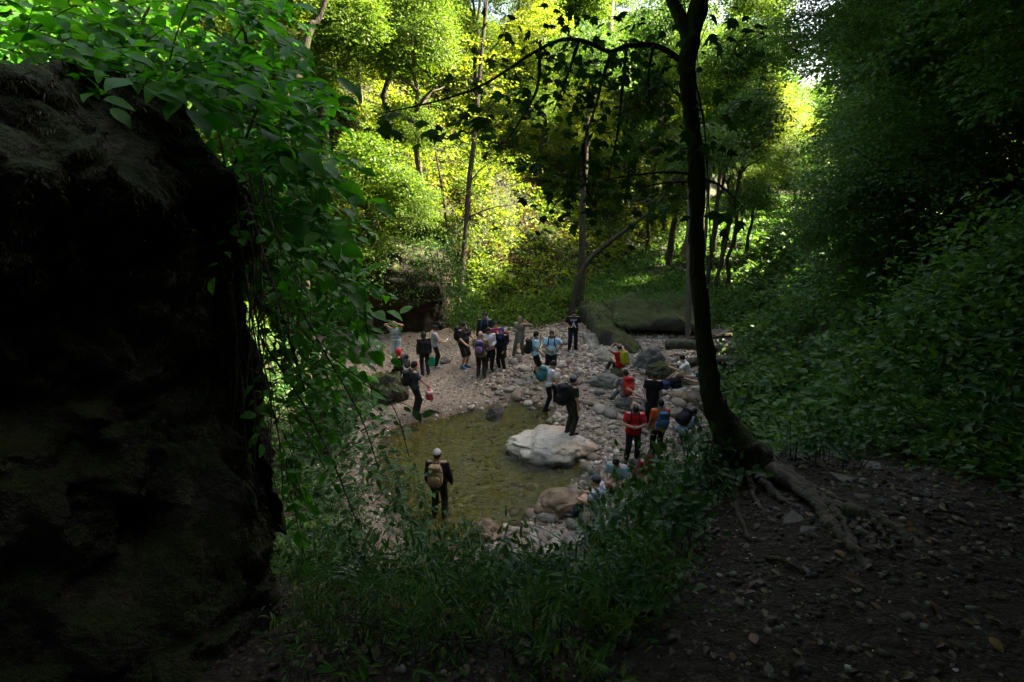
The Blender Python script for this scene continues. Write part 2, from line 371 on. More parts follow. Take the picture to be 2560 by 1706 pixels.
# ------------------------------------------------------------------ the water
def water_mat():
    m, nt, b, L = new_mat('water')
    tr = N(nt, 'ShaderNodeBsdfTransparent'); tr.inputs['Color'].default_value = (0.68, 0.66, 0.32, 1)
    rf = N(nt, 'ShaderNodeBsdfRefraction'); rf.inputs['Color'].default_value = (0.68, 0.66, 0.32, 1); rf.inputs['IOR'].default_value = 1.33; rf.inputs['Roughness'].default_value = 0.0
    mr = N(nt, 'ShaderNodeMixShader'); mr.inputs[0].default_value = 0.3; L(tr.outputs[0], mr.inputs[1]); L(rf.outputs[0], mr.inputs[2])
    gl = N(nt, 'ShaderNodeBsdfGlossy'); gl.inputs['Roughness'].default_value = 0.02
    fr = N(nt, 'ShaderNodeFresnel'); fr.inputs['IOR'].default_value = 1.36
    ms = N(nt, 'ShaderNodeMixShader'); L(fr.outputs[0], ms.inputs[0]); L(mr.outputs[0], ms.inputs[1]); L(gl.outputs[0], ms.inputs[2])
    n1 = noise(nt, 2.4, 3, 0.6, dist=1.2); n2 = noise(nt, 8, 2, 0.6, dist=0.8)
    bn = N(nt, 'ShaderNodeBump'); bn.inputs['Strength'].default_value = 0.8; bn.inputs['Distance'].default_value = 0.15
    L(math_n(nt, 'ADD', n1, math_n(nt, 'MULTIPLY', n2, 0.45)), bn.inputs['Height'])
    L(bn.outputs[0], rf.inputs['Normal']); L(bn.outputs[0], gl.inputs['Normal']); L(bn.outputs[0], fr.inputs['Normal'])
    L(ms.outputs[0], nt.nodes['Material Output'].inputs[0]); return m
wx = np.arange(-6.5, 3.6, 0.07); wy = np.arange(8.0, 18.2, 0.07); WX, WY = np.meshgrid(wx, wy)
wz = 0.0 + 0.010 * vn2(WX * 2.2 + WY * 0.7, WY * 1.6, 1) + 0.009 * vn2(WX * 5, WY * 4.2, 2) + 0.006 * vn2(WX * 9, WY * 8, 3)
wv = np.stack([WX, WY, wz], -1).reshape(-1, 3); n_ = len(wx)
ii = np.arange(len(wy) - 1)[:, None] * n_; jj = np.arange(n_ - 1)[None]
wf = np.stack([ii + jj, ii + jj + 1, ii + n_ + jj + 1, ii + n_ + jj], -1).reshape(-1, 4)
cx_ = wv[wf].mean(1); wf = wf[poly_dist(cx_[:, 0], cx_[:, 1], POOL) < 0.5]
use = np.unique(wf); remap = np.full(len(wv), -1); remap[use] = np.arange(len(use))
tag(mk('water', wv[use], remap[wf], water_mat()), 'olive green rippling stream pool between gravel banks', kind='structure')

# ------------------------------------------------------------------ rocks
ROCK_PALE = rock_mat('pale_limestone', (0.34, 0.305, 0.255), (0.54, 0.495, 0.425), (0.70, 0.65, 0.575), scale=2.2, stain=(0.44, 0.31, 0.20), wetz=0.06, crack=0.3)
ROCK_BROWN = rock_mat('brown_rock', (0.14, 0.095, 0.062), (0.25, 0.18, 0.12), (0.34, 0.26, 0.19), scale=2.0, crack=0.15)
ROCK_GREY = rock_mat('grey_rock', (0.10, 0.095, 0.08), (0.18, 0.175, 0.15), (0.28, 0.265, 0.225), moss=0.0, scale=1.6)
ROCK_MOSSY = rock_mat('mossy_rock', (0.04, 0.037, 0.028), (0.08, 0.076, 0.06), (0.15, 0.142, 0.115), moss=0.30, scale=1.2, mosscol=(0.030, 0.034, 0.011))
ROCK_DARK = rock_mat('dark_wet_rock', (0.03, 0.028, 0.026), (0.06, 0.055, 0.05), (0.11, 0.10, 0.09), scale=3.0, rough=0.5)
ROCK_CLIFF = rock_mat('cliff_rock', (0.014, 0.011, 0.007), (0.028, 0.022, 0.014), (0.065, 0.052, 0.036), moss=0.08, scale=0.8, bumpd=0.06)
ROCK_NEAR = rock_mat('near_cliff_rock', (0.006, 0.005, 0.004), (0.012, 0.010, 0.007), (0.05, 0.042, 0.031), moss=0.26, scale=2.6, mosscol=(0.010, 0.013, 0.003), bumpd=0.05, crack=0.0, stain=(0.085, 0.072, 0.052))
ROCK_SLAB = rock_mat('pale_slab_rock', (0.17, 0.155, 0.12), (0.26, 0.24, 0.19), (0.36, 0.335, 0.27), scale=1.4)
def rock_geo(r, seed, amp=0.28, freq=1.1, sub=5, flat=0.0, ridge=0.14):
    V, F = ICO[sub]; V = V.copy()
    d = amp * fbm3(V, freq, seed, 5)
    if ridge: d = d - ridge * np.abs(fbm3(V, freq * 1.7, seed + 40, 3))
    d = d + 0.05 * np.round(fbm3(V * np.array([1, 1, 1.8]), 1.6, seed + 60, 2) * 2.2) * 0.6
    V = V * (1 + d)[:, None]
    if flat: V[:, 2] = np.where(V[:, 2] > flat, flat + (V[:, 2] - flat) * 0.35, V[:, 2])
    return V * np.asarray(r), F
def boulder(label, loc, r, mat, seed, rz=0.0, cat='boulder', name='boulder', group=None, tilt=(0, 0), **kw):
    V, F = rock_geo(r, seed, **kw); o = mk(name, V, F, mat)
    o.location = loc; o.rotation_euler = (tilt[0], tilt[1], rz); return tag(o, label, cat, group)
def px_boulder(label, cx, cy, wpx, hpx, mat, seed, dpt=None, deep=1.0, **kw):   # footprint measured in the displayed picture
    p = on_ground(cx * D2F, (cy + hpx * 0.35) * D2F); t = depth_of(p)
    a = wpx * D2F / FPX * t / 2; c = hpx * D2F / FPX * t / 2
    return boulder(label, (p[0], p[1], p[2] + c * 0.42), (a, a * deep, c * 1.12), mat, seed, **kw)
# the pale boulder in the pool: two lobes fused
bp = on_z(1262 * D2F, 1048 * D2F, 0.0)
V1, F1 = rock_geo((1.2, 0.86, 0.64), 11, amp=0.20, freq=1.3, sub=5, ridge=0.16, flat=0.48)
low = V1[:, 0] < -0.45; V1[low, 2] *= 0.62; V1[:, 0] = np.where(V1[:, 0] < -0.4, V1[:, 0] * 1.18 + 0.07, V1[:, 0])
pale = mk('boulder', V1, F1, ROCK_PALE); pale.location = (bp[0] + 0.06, bp[1] + 0.35, 0.02); pale.rotation_euler = (0, 0, -0.12)
tag(pale, 'large pale limestone boulder at the pool edge with a hiker standing on it', 'boulder')
px_boulder('rounded brown boulder lying low at the near end of the pool', 1284, 1152, 120, 50, ROCK_BROWN, 12, deep=0.75, rz=0.3, amp=0.2, ridge=0.15)
px_boulder('dark wet slab of rock sticking out at the far end of the pool', 1136, 948, 52, 30, ROCK_DARK, 13, deep=0.6, rz=0.9, amp=0.2)
px_boulder('reddish brown rock in the shallows at the near shore below the pool', 1118, 1215, 62, 42, ROCK_BROWN, 14, amp=0.3)
px_boulder('smooth grey boulder beside the leafy vines left of the gravel beach', 835, 795, 85, 62, ROCK_GREY, 15, deep=0.8, amp=0.15)
px_boulder('flat topped pale boulder above the smooth grey one by the vines', 835, 742, 80, 42, ROCK_GREY, 16, deep=0.8, amp=0.2)
px_boulder('dark broken boulder at the left edge of the gravel beach', 890, 880, 95, 100, ROCK_MOSSY, 17, deep=0.7, amp=0.3, ridge=0.2)
px_boulder('moss topped brown boulder in front of the man in the white shirt', 1517, 850, 82, 52, ROCK_MOSSY, 18, deep=0.7, amp=0.2)
px_boulder('upright grey green slab rock beside the narrow dark channel', 1490, 825, 60, 62, ROCK_GREY, 19, deep=0.6, amp=0.22, tilt=(0, 0.3))
px_boulder('low grey slab rock in the gravel behind the hiker on the boulder', 1395, 872, 70, 40, ROCK_GREY, 20, deep=0.6, amp=0.2)
px_boulder('angular pale green rock under the fallen log beside the tree trunk', 1655, 795, 55, 40, ROCK_GREY, 23, amp=0.25)
px_boulder('ochre boulder the seated hikers rest against', 1600, 905, 110, 40, ROCK_BROWN, 24, deep=0.6, amp=0.2)
px_boulder('square mossy stone the hiker in red sits on', 1418, 858, 34, 30, ROCK_MOSSY, 25, amp=0.15)
px_boulder('long low stone under the hiker with the red backpack', 1440, 925, 60, 26, ROCK_GREY, 26, deep=0.6, amp=0.15)
px_boulder('flat pale stone under the seated pair beside the tree trunk', 1640, 925, 90, 30, ROCK_PALE, 27, deep=0.6, amp=0.15)
px_boulder('rounded dark stone at the foot of the slender tree', 1022, 827, 24, 17, ROCK_GREY, 28)
px_boulder('pale stone under the hiker sitting by the near shore', 1370, 1200, 70, 40, ROCK_BROWN, 29, deep=0.7, amp=0.15)
# big sloping slabs behind the beach
def slab(label, corners, thick, mat, seed, name='rock_slab', cat='rock slab'):
    """a bent quad block: corners (displayed x, y, camera depth) of the upper face, counted round"""
    C = np.array([at_depth(x * D2F, y * D2F, t) for x, y, t in corners]); n = 54
    u, v = np.meshgrid(np.linspace(0, 1, n), np.linspace(0, 1, n)); u = u.ravel()[:, None]; v = v.ravel()[:, None]
    top = C[0] * (1 - u) * (1 - v) + C[1] * u * (1 - v) + C[2] * u * v + C[3] * (1 - u) * v
    nrm = unit(np.cross(C[1] - C[0], C[3] - C[0])); nrm = nrm if nrm[2] > 0 else -nrm
    edge = np.minimum(np.minimum(u, 1 - u), np.minimum(v, 1 - v)); bulge = np.sqrt(np.clip(edge * 4, 0, 1))
    q = top - nrm * thick
    nz = fbm3(top, 0.9, seed, 5)[:, None]
    st = np.round(fbm3(top * np.array([1, 1, 2.5]), 0.7, seed + 3, 2) * 3)[:, None] * 0.08
    rd = np.abs(fbm3(top, 1.5, seed + 7, 4))[:, None]
    top = top + nrm * (nz * 0.22 + st + bulge * 0.24 - 0.2 - rd * 0.22)
    top = top + (C[1] - C[0]) * 0.05 * vn3(top[:, 0], top[:, 1], top[:, 2], seed + 9)[:, None] + (C[3] - C[0]) * 0.06 * vn3(top[:, 0] * .8, top[:, 1] * .8, top[:, 2], seed + 19)[:, None]
    q = q + nz * 0.15 * bulge
    V = np.concatenate([top, q]); i = np.arange(n - 1)[:, None] * n; j = np.arange(n - 1)[None]
    f = np.stack([i + j, i + j + 1, i + n + j + 1, i + n + j], -1).reshape(-1, 4)
    b = np.concatenate([np.arange(n), np.arange(1, n) * n + n - 1, (n - 1) * n + np.arange(n - 2, -1, -1), np.arange(n - 2, 0, -1) * n])
    b2 = np.roll(b, -1); sidef = np.stack([b, b + n * n, b2 + n * n, b2], -1)
    o = mk(name, V, [f, f[:, ::-1] + n * n, sidef], mat); tag(o, label, cat); return o
slab('long mossy grey slab sloping down to the dark channel', [(1335, 690, 26), (1405, 690, 26.5), (1490, 815, 21.6), (1385, 765, 22.0)], 1.3, ROCK_MOSSY, 51)
slab('overhanging mossy ledge with a black hollow beneath it', [(1385, 685, 27), (1600, 680, 28), (1625, 725, 23.2), (1425, 715, 23.2)], 0.75, ROCK_MOSSY, 52)
slab('smooth rounded slab half buried in gravel beside the man in the lettered shirt', [(1338, 758, 23.2), (1405, 752, 23.6), (1472, 838, 20.3), (1362, 808, 20.9)], 0.8, ROCK_SLAB, 53)
# the cliff at the left of the beach
def cliff(label, path, depth_back, mat, seed, name='rock_cliff'):
    """path: list of (displayed x, y_top, y_bottom, camera depth)"""
    n, k = 60, 40; a = np.array(path, float); q = np.linspace(0, len(a) - 1, n)
    P = np.stack([np.interp(q, np.arange(len(a)), a[:, c]) for c in range(4)], -1)
    V = []
    for x, yt, yb, t in P:
        tp = at_depth(x * D2F, yt * D2F, t); bt = at_depth(x * D2F, yb * D2F, t)
        bt[0:2] = tp[0:2] + (bt[0:2] - tp[0:2]) * 0.15
        for s in np.linspace(0, 1, k):
            p = tp * (1 - s) + bt * s; p = p - np.array([0, 0.9, 0]) * (0.55 * math.exp(-((s - 0.28) / 0.2) ** 2) - 0.5 * math.exp(-((s - 0.8) / 0.22) ** 2)); V.append(p)
    V = np.array(V); nz = fbm3(V * np.array([0.6, 1, 1.4]), 0.8, seed, 5)
    st = np.round(fbm3(V * np.array([0.5, 0.5, 1.3]), 0.8, seed + 5, 2) * 2.5) * 0.14
    V[:, 1] -= nz * 0.45 + st
    Bk = V + np.array([-depth_back * 0.3, depth_back, 0.4])
    VV = np.concatenate([V, Bk]); i = np.arange(n - 1)[:, None] * k; j = np.arange(k - 1)[None]; o_ = n * k
    f = np.stack([i + j, i + j + 1, i + k + j + 1, i + k + j], -1).reshape(-1, 4)
    top = np.stack([np.arange(n - 1) * k, np.arange(1, n) * k, np.arange(1, n) * k + o_, np.arange(n - 1) * k + o_], -1)
    e0 = np.stack([np.arange(k - 1), np.arange(k - 1) + o_, np.arange(1, k) + o_, np.arange(1, k)], -1); e1 = e0[:, ::-1] + (n - 1) * k
    return tag(mk(name, VV, [f, top, e0, e1], mat), label, 'cliff')
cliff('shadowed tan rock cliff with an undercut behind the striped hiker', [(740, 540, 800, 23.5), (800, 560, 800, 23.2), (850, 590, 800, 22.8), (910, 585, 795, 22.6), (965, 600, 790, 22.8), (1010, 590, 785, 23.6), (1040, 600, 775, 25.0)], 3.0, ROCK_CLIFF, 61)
# ------------------------------------------------------------------ stones and gravel
STONE_M = [rock_mat('river_stone_pale', (0.28, 0.24, 0.19), (0.40, 0.355, 0.295), (0.53, 0.48, 0.41), scale=5, bumpd=0.008),
           rock_mat('river_stone_tan', (0.18, 0.135, 0.095), (0.28, 0.22, 0.16), (0.38, 0.315, 0.25), scale=5, bumpd=0.008),
           rock_mat('river_stone_grey', (0.15, 0.135, 0.115), (0.24, 0.22, 0.19), (0.35, 0.32, 0.28), scale=5, bumpd=0.008)]
stone_me = []
for k in range(9):
    bm = bmesh.new(); bmesh.ops.create_icosphere(bm, subdivisions=2, radius=1.0)
    V = np.array([v.co[:] for v in bm.verts]); F = np.array([[v.index for v in f.verts] for f in bm.faces]); bm.free()
    V = V * (1 + 0.24 * fbm3(V, 1.2, 70 + k, 4))[:, None] * np.array([1, 0.78, 0.58]); stone_me.append(mesh_data('stone', V, F, STONE_M[k % 3], True))
def put_stone(p, s, k=None):
    place('stone', stone_me[rng.randint(9) if k is None else k], ground, (p[0], p[1], p[2] + s * 0.18), (rng.uniform(-.3, .3), rng.uniform(-.3, .3), rng.uniform(0, 6.28)), s)
# measured stones of the beach: (displayed x, y, width)
for x, y, wd in [(1188, 913, 34), (1150, 880, 26), (1135, 893, 18), (1170, 898, 22), (1143, 905, 18), (1083, 938, 22), (1160, 935, 20), (1215, 930, 24), (1195, 905, 14),
                 (1340, 985, 16), (1378, 945, 34), (1350, 930, 26), (1320, 880, 34), (1306, 905, 30), (1276, 868, 32), (1245, 850, 28), (1290, 845, 26), (1410, 985, 20), (1345, 1018, 24),
                 (1393, 1005, 18), (1368, 1030, 20), (1405, 955, 40), (1260, 810, 30), (1300, 790, 28), (1330, 860, 22), (1476, 822, 20), (1460, 850, 14), (1478, 860, 20), (1380, 905, 30),
                 (1230, 1195, 12), (1242, 1203, 10), (1170, 1232, 26), (1195, 1250, 30), (1245, 1205, 10), (1265, 1235, 16), (1300, 1250, 16), (1210, 1280, 40), (1180, 1215, 12), (1285, 1225, 14),
                 (1205, 850, 30), (1180, 835, 26), (1230, 880, 22), (1265, 895, 26), (1120, 925, 12), (1520, 905, 30), (1560, 930, 40), (1590, 955, 34), (1545, 955, 26), (1660, 840, 26), (1690, 830, 20), (1640, 850, 30), (1010, 905, 10), (1060, 890, 10)]:
    p = on_ground(x * D2F, y * D2F); put_stone(p, wd * D2F / FPX * depth_of(p) / 2 * 1.05)
cand = np.stack([rng.uniform(-6, 7.5, 60000), rng.uniform(8.3, 25.5, 60000)], -1)
gz, az, _, _ = zones(cand[:, 0], cand[:, 1]); dens = gz * (1 - az * 0.8) * (0.35 + 0.65 * smooth(-2.5, 0.5, cand[:, 0])) * (0.4 + 0.9 * (vn2(cand[:, 0] * 0.8, cand[:, 1] * 0.8, 4) > -0.2))
cand = cand[rng.uniform(0, 1.3, len(cand)) < dens]
sz = (0.024 + 0.135 * rng.uniform(0, 1, len(cand)) ** 3.4) * (0.6 + 0.5 * smooth(-2.5, 0.8, cand[:, 0]))
big = np.argsort(-sz / (cand[:, 1] + 4))[:185]
for i in big[:185]: put_stone((cand[i, 0], cand[i, 1], h1(*cand[i])), sz[i] * 1.25)
def pebbles(XY, S, seed, fine=True):
    n = len(XY); r = np.random.RandomState(seed); ph = (1 + 5 ** 0.5) / 2
    if fine:
        V0 = np.array([(-1, ph, 0), (1, ph, 0), (-1, -ph, 0), (1, -ph, 0), (0, -1, ph), (0, 1, ph), (0, -1, -ph), (0, 1, -ph), (ph, 0, -1), (ph, 0, 1), (-ph, 0, -1), (-ph, 0, 1)]) / 1.9
        F0 = np.array([(0, 11, 5), (0, 5, 1), (0, 1, 7), (0, 7, 10), (0, 10, 11), (1, 5, 9), (5, 11, 4), (11, 10, 2), (10, 7, 6), (7, 1, 8), (3, 9, 4), (3, 4, 2), (3, 2, 6), (3, 6, 8), (3, 8, 9), (4, 9, 5), (2, 4, 11), (6, 2, 10), (8, 6, 7), (9, 8, 1)])
    else:
        V0 = np.array([(1, 0, 0), (0.3, 0.9, 0.1), (-0.9, 0.4, 0), (-0.6, -0.8, 0.1), (0.5, -0.8, 0), (0.1, 0.05, 0.9)]); F0 = np.array([(0, 1, 5), (1, 2, 5), (2, 3, 5), (3, 4, 5), (4, 0, 5)])
    J = V0[None] * (1 + r.uniform(-.28, .28, (n, len(V0), 1))); J = J * np.stack([np.ones(n), r.uniform(.6, 1, n), r.uniform(.4, .7, n)], -1)[:, None] * S[:, None, None]
    a = r.uniform(0, 6.28, n); ca, sa = np.cos(a)[:, None], np.sin(a)[:, None]
    X = J[..., 0] * ca - J[..., 1] * sa; Y = J[..., 0] * sa + J[..., 1] * ca
    z = height(XY[:, 0], XY[:, 1])
    V = np.stack([X + XY[:, 0, None], Y + XY[:, 1, None], J[..., 2] + (z + S * 0.1)[:, None]], -1).reshape(-1, 3)
    F = (F0[None] + (np.arange(n) * len(V0))[:, None, None]).reshape(-1, 3)
    return V, F
def gravel_mat(name, stops):
    m, nt, b, L = new_mat(name); g = N(nt, 'ShaderNodeNewGeometry')
    L(ramp(nt, g.outputs['Random Per Island'], stops), b.inputs['Base Color']); b.inputs['Roughness'].default_value = 0.85; return m
GRAV = gravel_mat('gravel', [(0, (0.085, 0.06, 0.04)), (0.25, (0.18, 0.14, 0.10)), (0.6, (0.285, 0.235, 0.178)), (0.9, (0.39, 0.335, 0.27)), (1, (0.54, 0.49, 0.42))])
rest = np.setdiff1d(np.arange(len(cand)), big)[:15000]
rest = rest[np.argsort(-sz[rest])]; gg = Geo().add(*pebbles(cand[rest[:6500]], sz[rest[:6500]] * 0.8, 5)).add(*pebbles(cand[rest[6500:]], sz[rest[6500:]] * 0.95, 6, False))
tag(gg.build('gravel', GRAV, ground, False), kind='stuff')
# path stones and crumbs on the soil bank
SOILST = gravel_mat('soil_crumbs', [(0, (0.012, 0.009, 0.006)), (0.5, (0.03, 0.023, 0.017)), (0.86, (0.075, 0.062, 0.048)), (0.965, (0.18, 0.16, 0.13)), (1, (0.32, 0.30, 0.26))])
c2 = np.stack([rng.uniform(-1.6, 4.2, 26000), rng.uniform(0.4, 6.5, 26000)], -1); z2 = height(c2[:, 0], c2[:, 1])
keep = (z2 > 3.2) & (vn2(c2[:, 0] * 1.6, c2[:, 1] * 1.6, 8) > -0.55); c2 = c2[keep][:19000]
s2 = np.sort(0.004 + 0.02 * rng.uniform(0, 1, len(c2)) ** 3)[::-1]; V, F = Geo().add(*pebbles(c2[:3500], s2[:3500], 6)).add(*pebbles(c2[3500:], s2[3500:], 7, False)).data()
tag(mk('soil_crumbs', V, F, SOILST, ground, smooth_shade=False), kind='stuff')
# angular path stones
shard_me = []
for k in range(5):
    bm = bmesh.new(); bmesh.ops.create_icosphere(bm, subdivisions=1, radius=1.0)
    pts = np.array([v.co[:] for v in bm.verts]); bm.free()
    r_ = np.random.RandomState(90 + k); pts = r_.uniform(-1, 1, (13, 3)) * np.array([1, 0.75, 0.34])
    bm = bmesh.new(); [bm.verts.new(p) for p in pts]; bmesh.ops.convex_hull(bm, input=bm.verts)
    bmesh.ops.delete(bm, geom=[v for v in bm.verts if not v.link_faces], context='VERTS')
    me = bpy.data.meshes.new('stone'); bm.to_mesh(me); bm.free(); me.materials.append(STONE_M[2]); shard_me.append(me)
for x, y, wd in [(1825, 1195, 60), (1862, 1222, 50), (1558, 1382, 52), (1580, 1325, 42), (1550, 1334, 28), (1555, 1458, 34), (1586, 1502, 26), (1545, 1500, 22), (1900, 1140, 22), (1640, 1405, 22),
                 (1738, 1105, 30), (1768, 1100, 20), (1720, 1130, 26), (1590, 1290, 24), (1690, 1235, 24), (1725, 1330, 20), (1650, 1300, 18), (1600, 1230, 26), (1505, 1452, 18), (1785, 1172, 22), (1715, 1255, 22),
                 (2190, 1510, 40), (2095, 1330, 30), (1960, 1490, 45), (1880, 1360, 14), (1800, 1440, 16), (2050, 1300, 16), (1770, 1360, 14), (1660, 1450, 18), (2000, 1400, 14), (2230, 1400, 22), (1850, 1300, 14), (1640, 1350, 16), (1620, 1480, 20), (2010, 1245, 24), (1480, 1400, 20), (1700, 1490, 24), (1835, 1395, 16), (1890, 1460, 18), (1765, 1545, 40), (2060, 1420, 24), (1940, 1100, 70), (2005, 1075, 50), (1985, 1145, 40)]:
    p = on_ground(x * D2F, y * D2F); s = wd * D2F / FPX * depth_of(p) / 2
    place('stone', shard_me[rng.randint(5)], ground, (p[0], p[1], p[2] + s * 0.03), (rng.uniform(-.2, .2), rng.uniform(-.2, .2), rng.uniform(0, 6.28)), (s, s, s * 0.8))

# ------------------------------------------------------------------ leaf templates
def T_(v, f): return np.array(v, float), np.array(f)
LEAF2 = T_([(0, 0, 0), (0.42, 0.30, 0.07), (1, 0, -0.08), (0.42, -0.30, 0.07)], [(0, 2, 1), (0, 3, 2)])
LEAF6 = T_([(0, 0, 0), (0.5, 0, 0.0), (1, 0, -0.16), (0.2, 0.19, 0.05), (0.52, 0.26, 0.07), (0.82, 0.12, -0.02), (0.2, -0.19, 0.05), (0.52, -0.26, 0.07), (0.82, -0.12, -0.02)],
           [(0, 1, 3), (3, 1, 4), (1, 2, 5), (1, 5, 4), (0, 6, 1), (6, 7, 1), (1, 8, 2), (1, 7, 8)])
LEAF4 = T_([(0, 0, 0), (0.22, 0.22, 0.05), (0.6, 0.26, 0.06), (1, 0, -0.12), (0.6, -0.26, 0.06), (0.22, -0.22, 0.05)], [(0, 2, 1), (0, 3, 2), (0, 4, 3), (0, 5, 4)])
_o = [(0, 0.0), (0.05, 0.28), (0.30, 0.55), (0.33, 0.30), (0.68, 0.52), (0.60, 0.22), (1.0, 0.0), (0.60, -0.22), (0.68, -0.52), (0.33, -0.30), (0.30, -0.55), (0.05, -0.28)]
MAPLE = T_([(0.35, 0, 0.03)] + [(a, b, -0.22 * abs(b) - 0.12 * max(a - 0.5, 0)) for a, b in _o], [(0, 1 + k, 1 + (k + 1) % 12) for k in range(12)])
BLADE = T_([(0, 0.5, 0), (0, -0.5, 0), (0.4, 0.5, 0.12), (0.4, -0.5, 0.12), (0.75, 0.35, 0.08), (0.75, -0.35, 0.08), (1, 0, -0.1)], [(0, 1, 3), (0, 3, 2), (2, 3, 5), (2, 5, 4), (4, 5, 6)])
def scatter(tpl, P, T, Nn, S, wid=None, cup=None):
    V0, F0 = tpl; T = T / (np.linalg.norm(T, axis=1)[:, None] + 1e-9)
    Nn = Nn - T * (Nn * T).sum(1)[:, None]; Nn = Nn / (np.linalg.norm(Nn, axis=1)[:, None] + 1e-9); B = np.cross(Nn, T)
    S = np.broadcast_to(S, (len(P),)); W = S if wid is None else np.broadcast_to(wid, (len(P),))
    V = P[:, None] + V0[None, :, 0, None] * (T * S[:, None])[:, None] + V0[None, :, 1, None] * (B * W[:, None])[:, None] + V0[None, :, 2, None] * (Nn * S[:, None])[:, None]
    F = F0[None] + (np.arange(len(P)) * len(V0))[:, None, None]
    return V.reshape(-1, 3), F.reshape(-1, 3)
def rdir(r, n): v = r.normal(size=(n, 3)); return v / np.linalg.norm(v, axis=1)[:, None]
def sprays(r, C, out, per, rad, leaf, droop=0.35, jit=0.45):
    """flat sprays of leaves: centres C, outward directions out"""
    n = len(C); rad = np.broadcast_to(rad, (n,))
    nrm = np.array([0, 0, 1.0]) + out * droop + rdir(r, n) * 0.28; nrm /= np.linalg.norm(nrm, axis=1)[:, None]
    t1 = np.cross(nrm, rdir(r, n)); t1 /= np.linalg.norm(t1, axis=1)[:, None]; t2 = np.cross(nrm, t1)
    a = r.uniform(0, 6.283, (n, per)); q = np.sqrt(r.uniform(0, 1, (n, per))) * rad[:, None]
    dirs = t1[:, None] * np.cos(a)[..., None] + t2[:, None] * np.sin(a)[..., None]
    P = C[:, None] + dirs * q[..., None] + nrm[:, None] * r.normal(size=(n, per, 1)) * 0.06 * rad[:, None, None]
    P[..., 2] -= 0.25 * q ** 2 / np.maximum(rad[:, None], 0.05)
    nn = (nrm[:, None] + r.normal(size=(n, per, 3)) * jit).reshape(-1, 3); tt = (dirs + r.normal(size=(n, per, 3)) * 0.5 + out[:, None] * 0.4).reshape(-1, 3)
    S = leaf * r.uniform(0.65, 1.25, n * per)
    return P.reshape(-1, 3), tt, nn, S
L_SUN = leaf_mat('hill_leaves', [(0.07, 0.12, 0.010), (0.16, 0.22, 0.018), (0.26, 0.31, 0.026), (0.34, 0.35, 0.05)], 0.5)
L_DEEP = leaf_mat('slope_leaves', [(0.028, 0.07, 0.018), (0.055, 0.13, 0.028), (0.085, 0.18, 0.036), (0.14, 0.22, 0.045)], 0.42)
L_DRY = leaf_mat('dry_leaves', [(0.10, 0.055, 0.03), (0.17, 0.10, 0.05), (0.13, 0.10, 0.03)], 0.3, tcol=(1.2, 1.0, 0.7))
L_NEAR = leaf_mat('near_leaf', [(0.04, 0.17, 0.012), (0.06, 0.23, 0.016), (0.10, 0.28, 0.02), (0.07, 0.20, 0.03)], 0.5, tcol=(1.25, 1.6, 0.4), per_object=True, rough=0.5)
L_NEARM = leaf_mat('near_leaves', [(0.035, 0.14, 0.012), (0.055, 0.19, 0.016), (0.08, 0.24, 0.02)], 0.5, tcol=(1.25, 1.6, 0.4), rough=0.5)
L_MAPLE = leaf_mat('maple_leaf', [(0.012, 0.034, 0.007), (0.02, 0.055, 0.010), (0.035, 0.08, 0.013)], 0.35, per_object=True, rough=0.7, spec=0.06)
L_MAPLEM = leaf_mat('maple_leaves', [(0.012, 0.034, 0.007), (0.02, 0.055, 0.010), (0.035, 0.08, 0.013)], 0.35, rough=0.7, spec=0.06)
L_HERB = leaf_mat('herb_leaves', [(0.022, 0.065, 0.022), (0.034, 0.10, 0.028), (0.05, 0.13, 0.032), (0.07, 0.12, 0.05)], 0.35)
L_HERBO = leaf_mat('herb_leaf', [(0.022, 0.065, 0.022), (0.034, 0.10, 0.028), (0.05, 0.13, 0.032), (0.07, 0.12, 0.05)], 0.35, per_object=True)
BARK_DARK = bark_mat('dark_bark', (0.022, 0.017, 0.012), (0.06, 0.048, 0.036), moss=0.25)
BARK_MOSS = bark_mat('mossy_bark', (0.02, 0.016, 0.011), (0.055, 0.045, 0.032), moss=0.75)
BARK_GREY = bark_mat('grey_bark', (0.06, 0.05, 0.038), (0.14, 0.12, 0.095), moss=0.15)
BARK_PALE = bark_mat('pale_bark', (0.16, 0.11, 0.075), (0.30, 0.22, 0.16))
BARK_ROOT = bark_mat('root_bark', (0.035, 0.028, 0.02), (0.12, 0.10, 0.08), scale=5)
TWIG = bark_mat('twig_bark', (0.03, 0.022, 0.015), (0.08, 0.06, 0.04))

# ------------------------------------------------------------------ forest: shared crowns
def crown_mesh(seed, mat, n=300, per=24, leaf=0.185):
    r = np.random.RandomState(seed); d = rdir(r, n * 3); d = d[d[:, 2] > -0.65][:n]; n = len(d)
    q = r.uniform(0.12, 1, n) ** 0.45 * (0.82 + 0.3 * vn3(d[:, 0] * 1.8, d[:, 1] * 1.8, d[:, 2] * 1.8, seed))
    C = d * q[:, None] * np.array([1, 1, 0.95])
    scale = 2.6
    P, T, Nn, S = sprays(r, C * scale, d, per, r.uniform(0.35, 0.75, n), leaf)
    V, F = scatter(LEAF2, P, T, Nn, S, S * 1.05)
    return mesh_data('crown', V, F, mat, False)
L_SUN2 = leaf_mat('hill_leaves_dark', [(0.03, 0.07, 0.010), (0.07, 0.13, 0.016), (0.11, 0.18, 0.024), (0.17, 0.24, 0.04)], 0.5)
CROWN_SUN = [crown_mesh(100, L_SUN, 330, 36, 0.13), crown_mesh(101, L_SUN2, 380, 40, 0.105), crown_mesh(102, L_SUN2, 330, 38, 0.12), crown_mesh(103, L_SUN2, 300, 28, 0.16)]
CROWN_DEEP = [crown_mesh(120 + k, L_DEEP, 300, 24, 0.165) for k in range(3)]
CROWN_NEAR = [crown_mesh(140 + k, L_DEEP, 420, 40, 0.10) for k in range(3)]
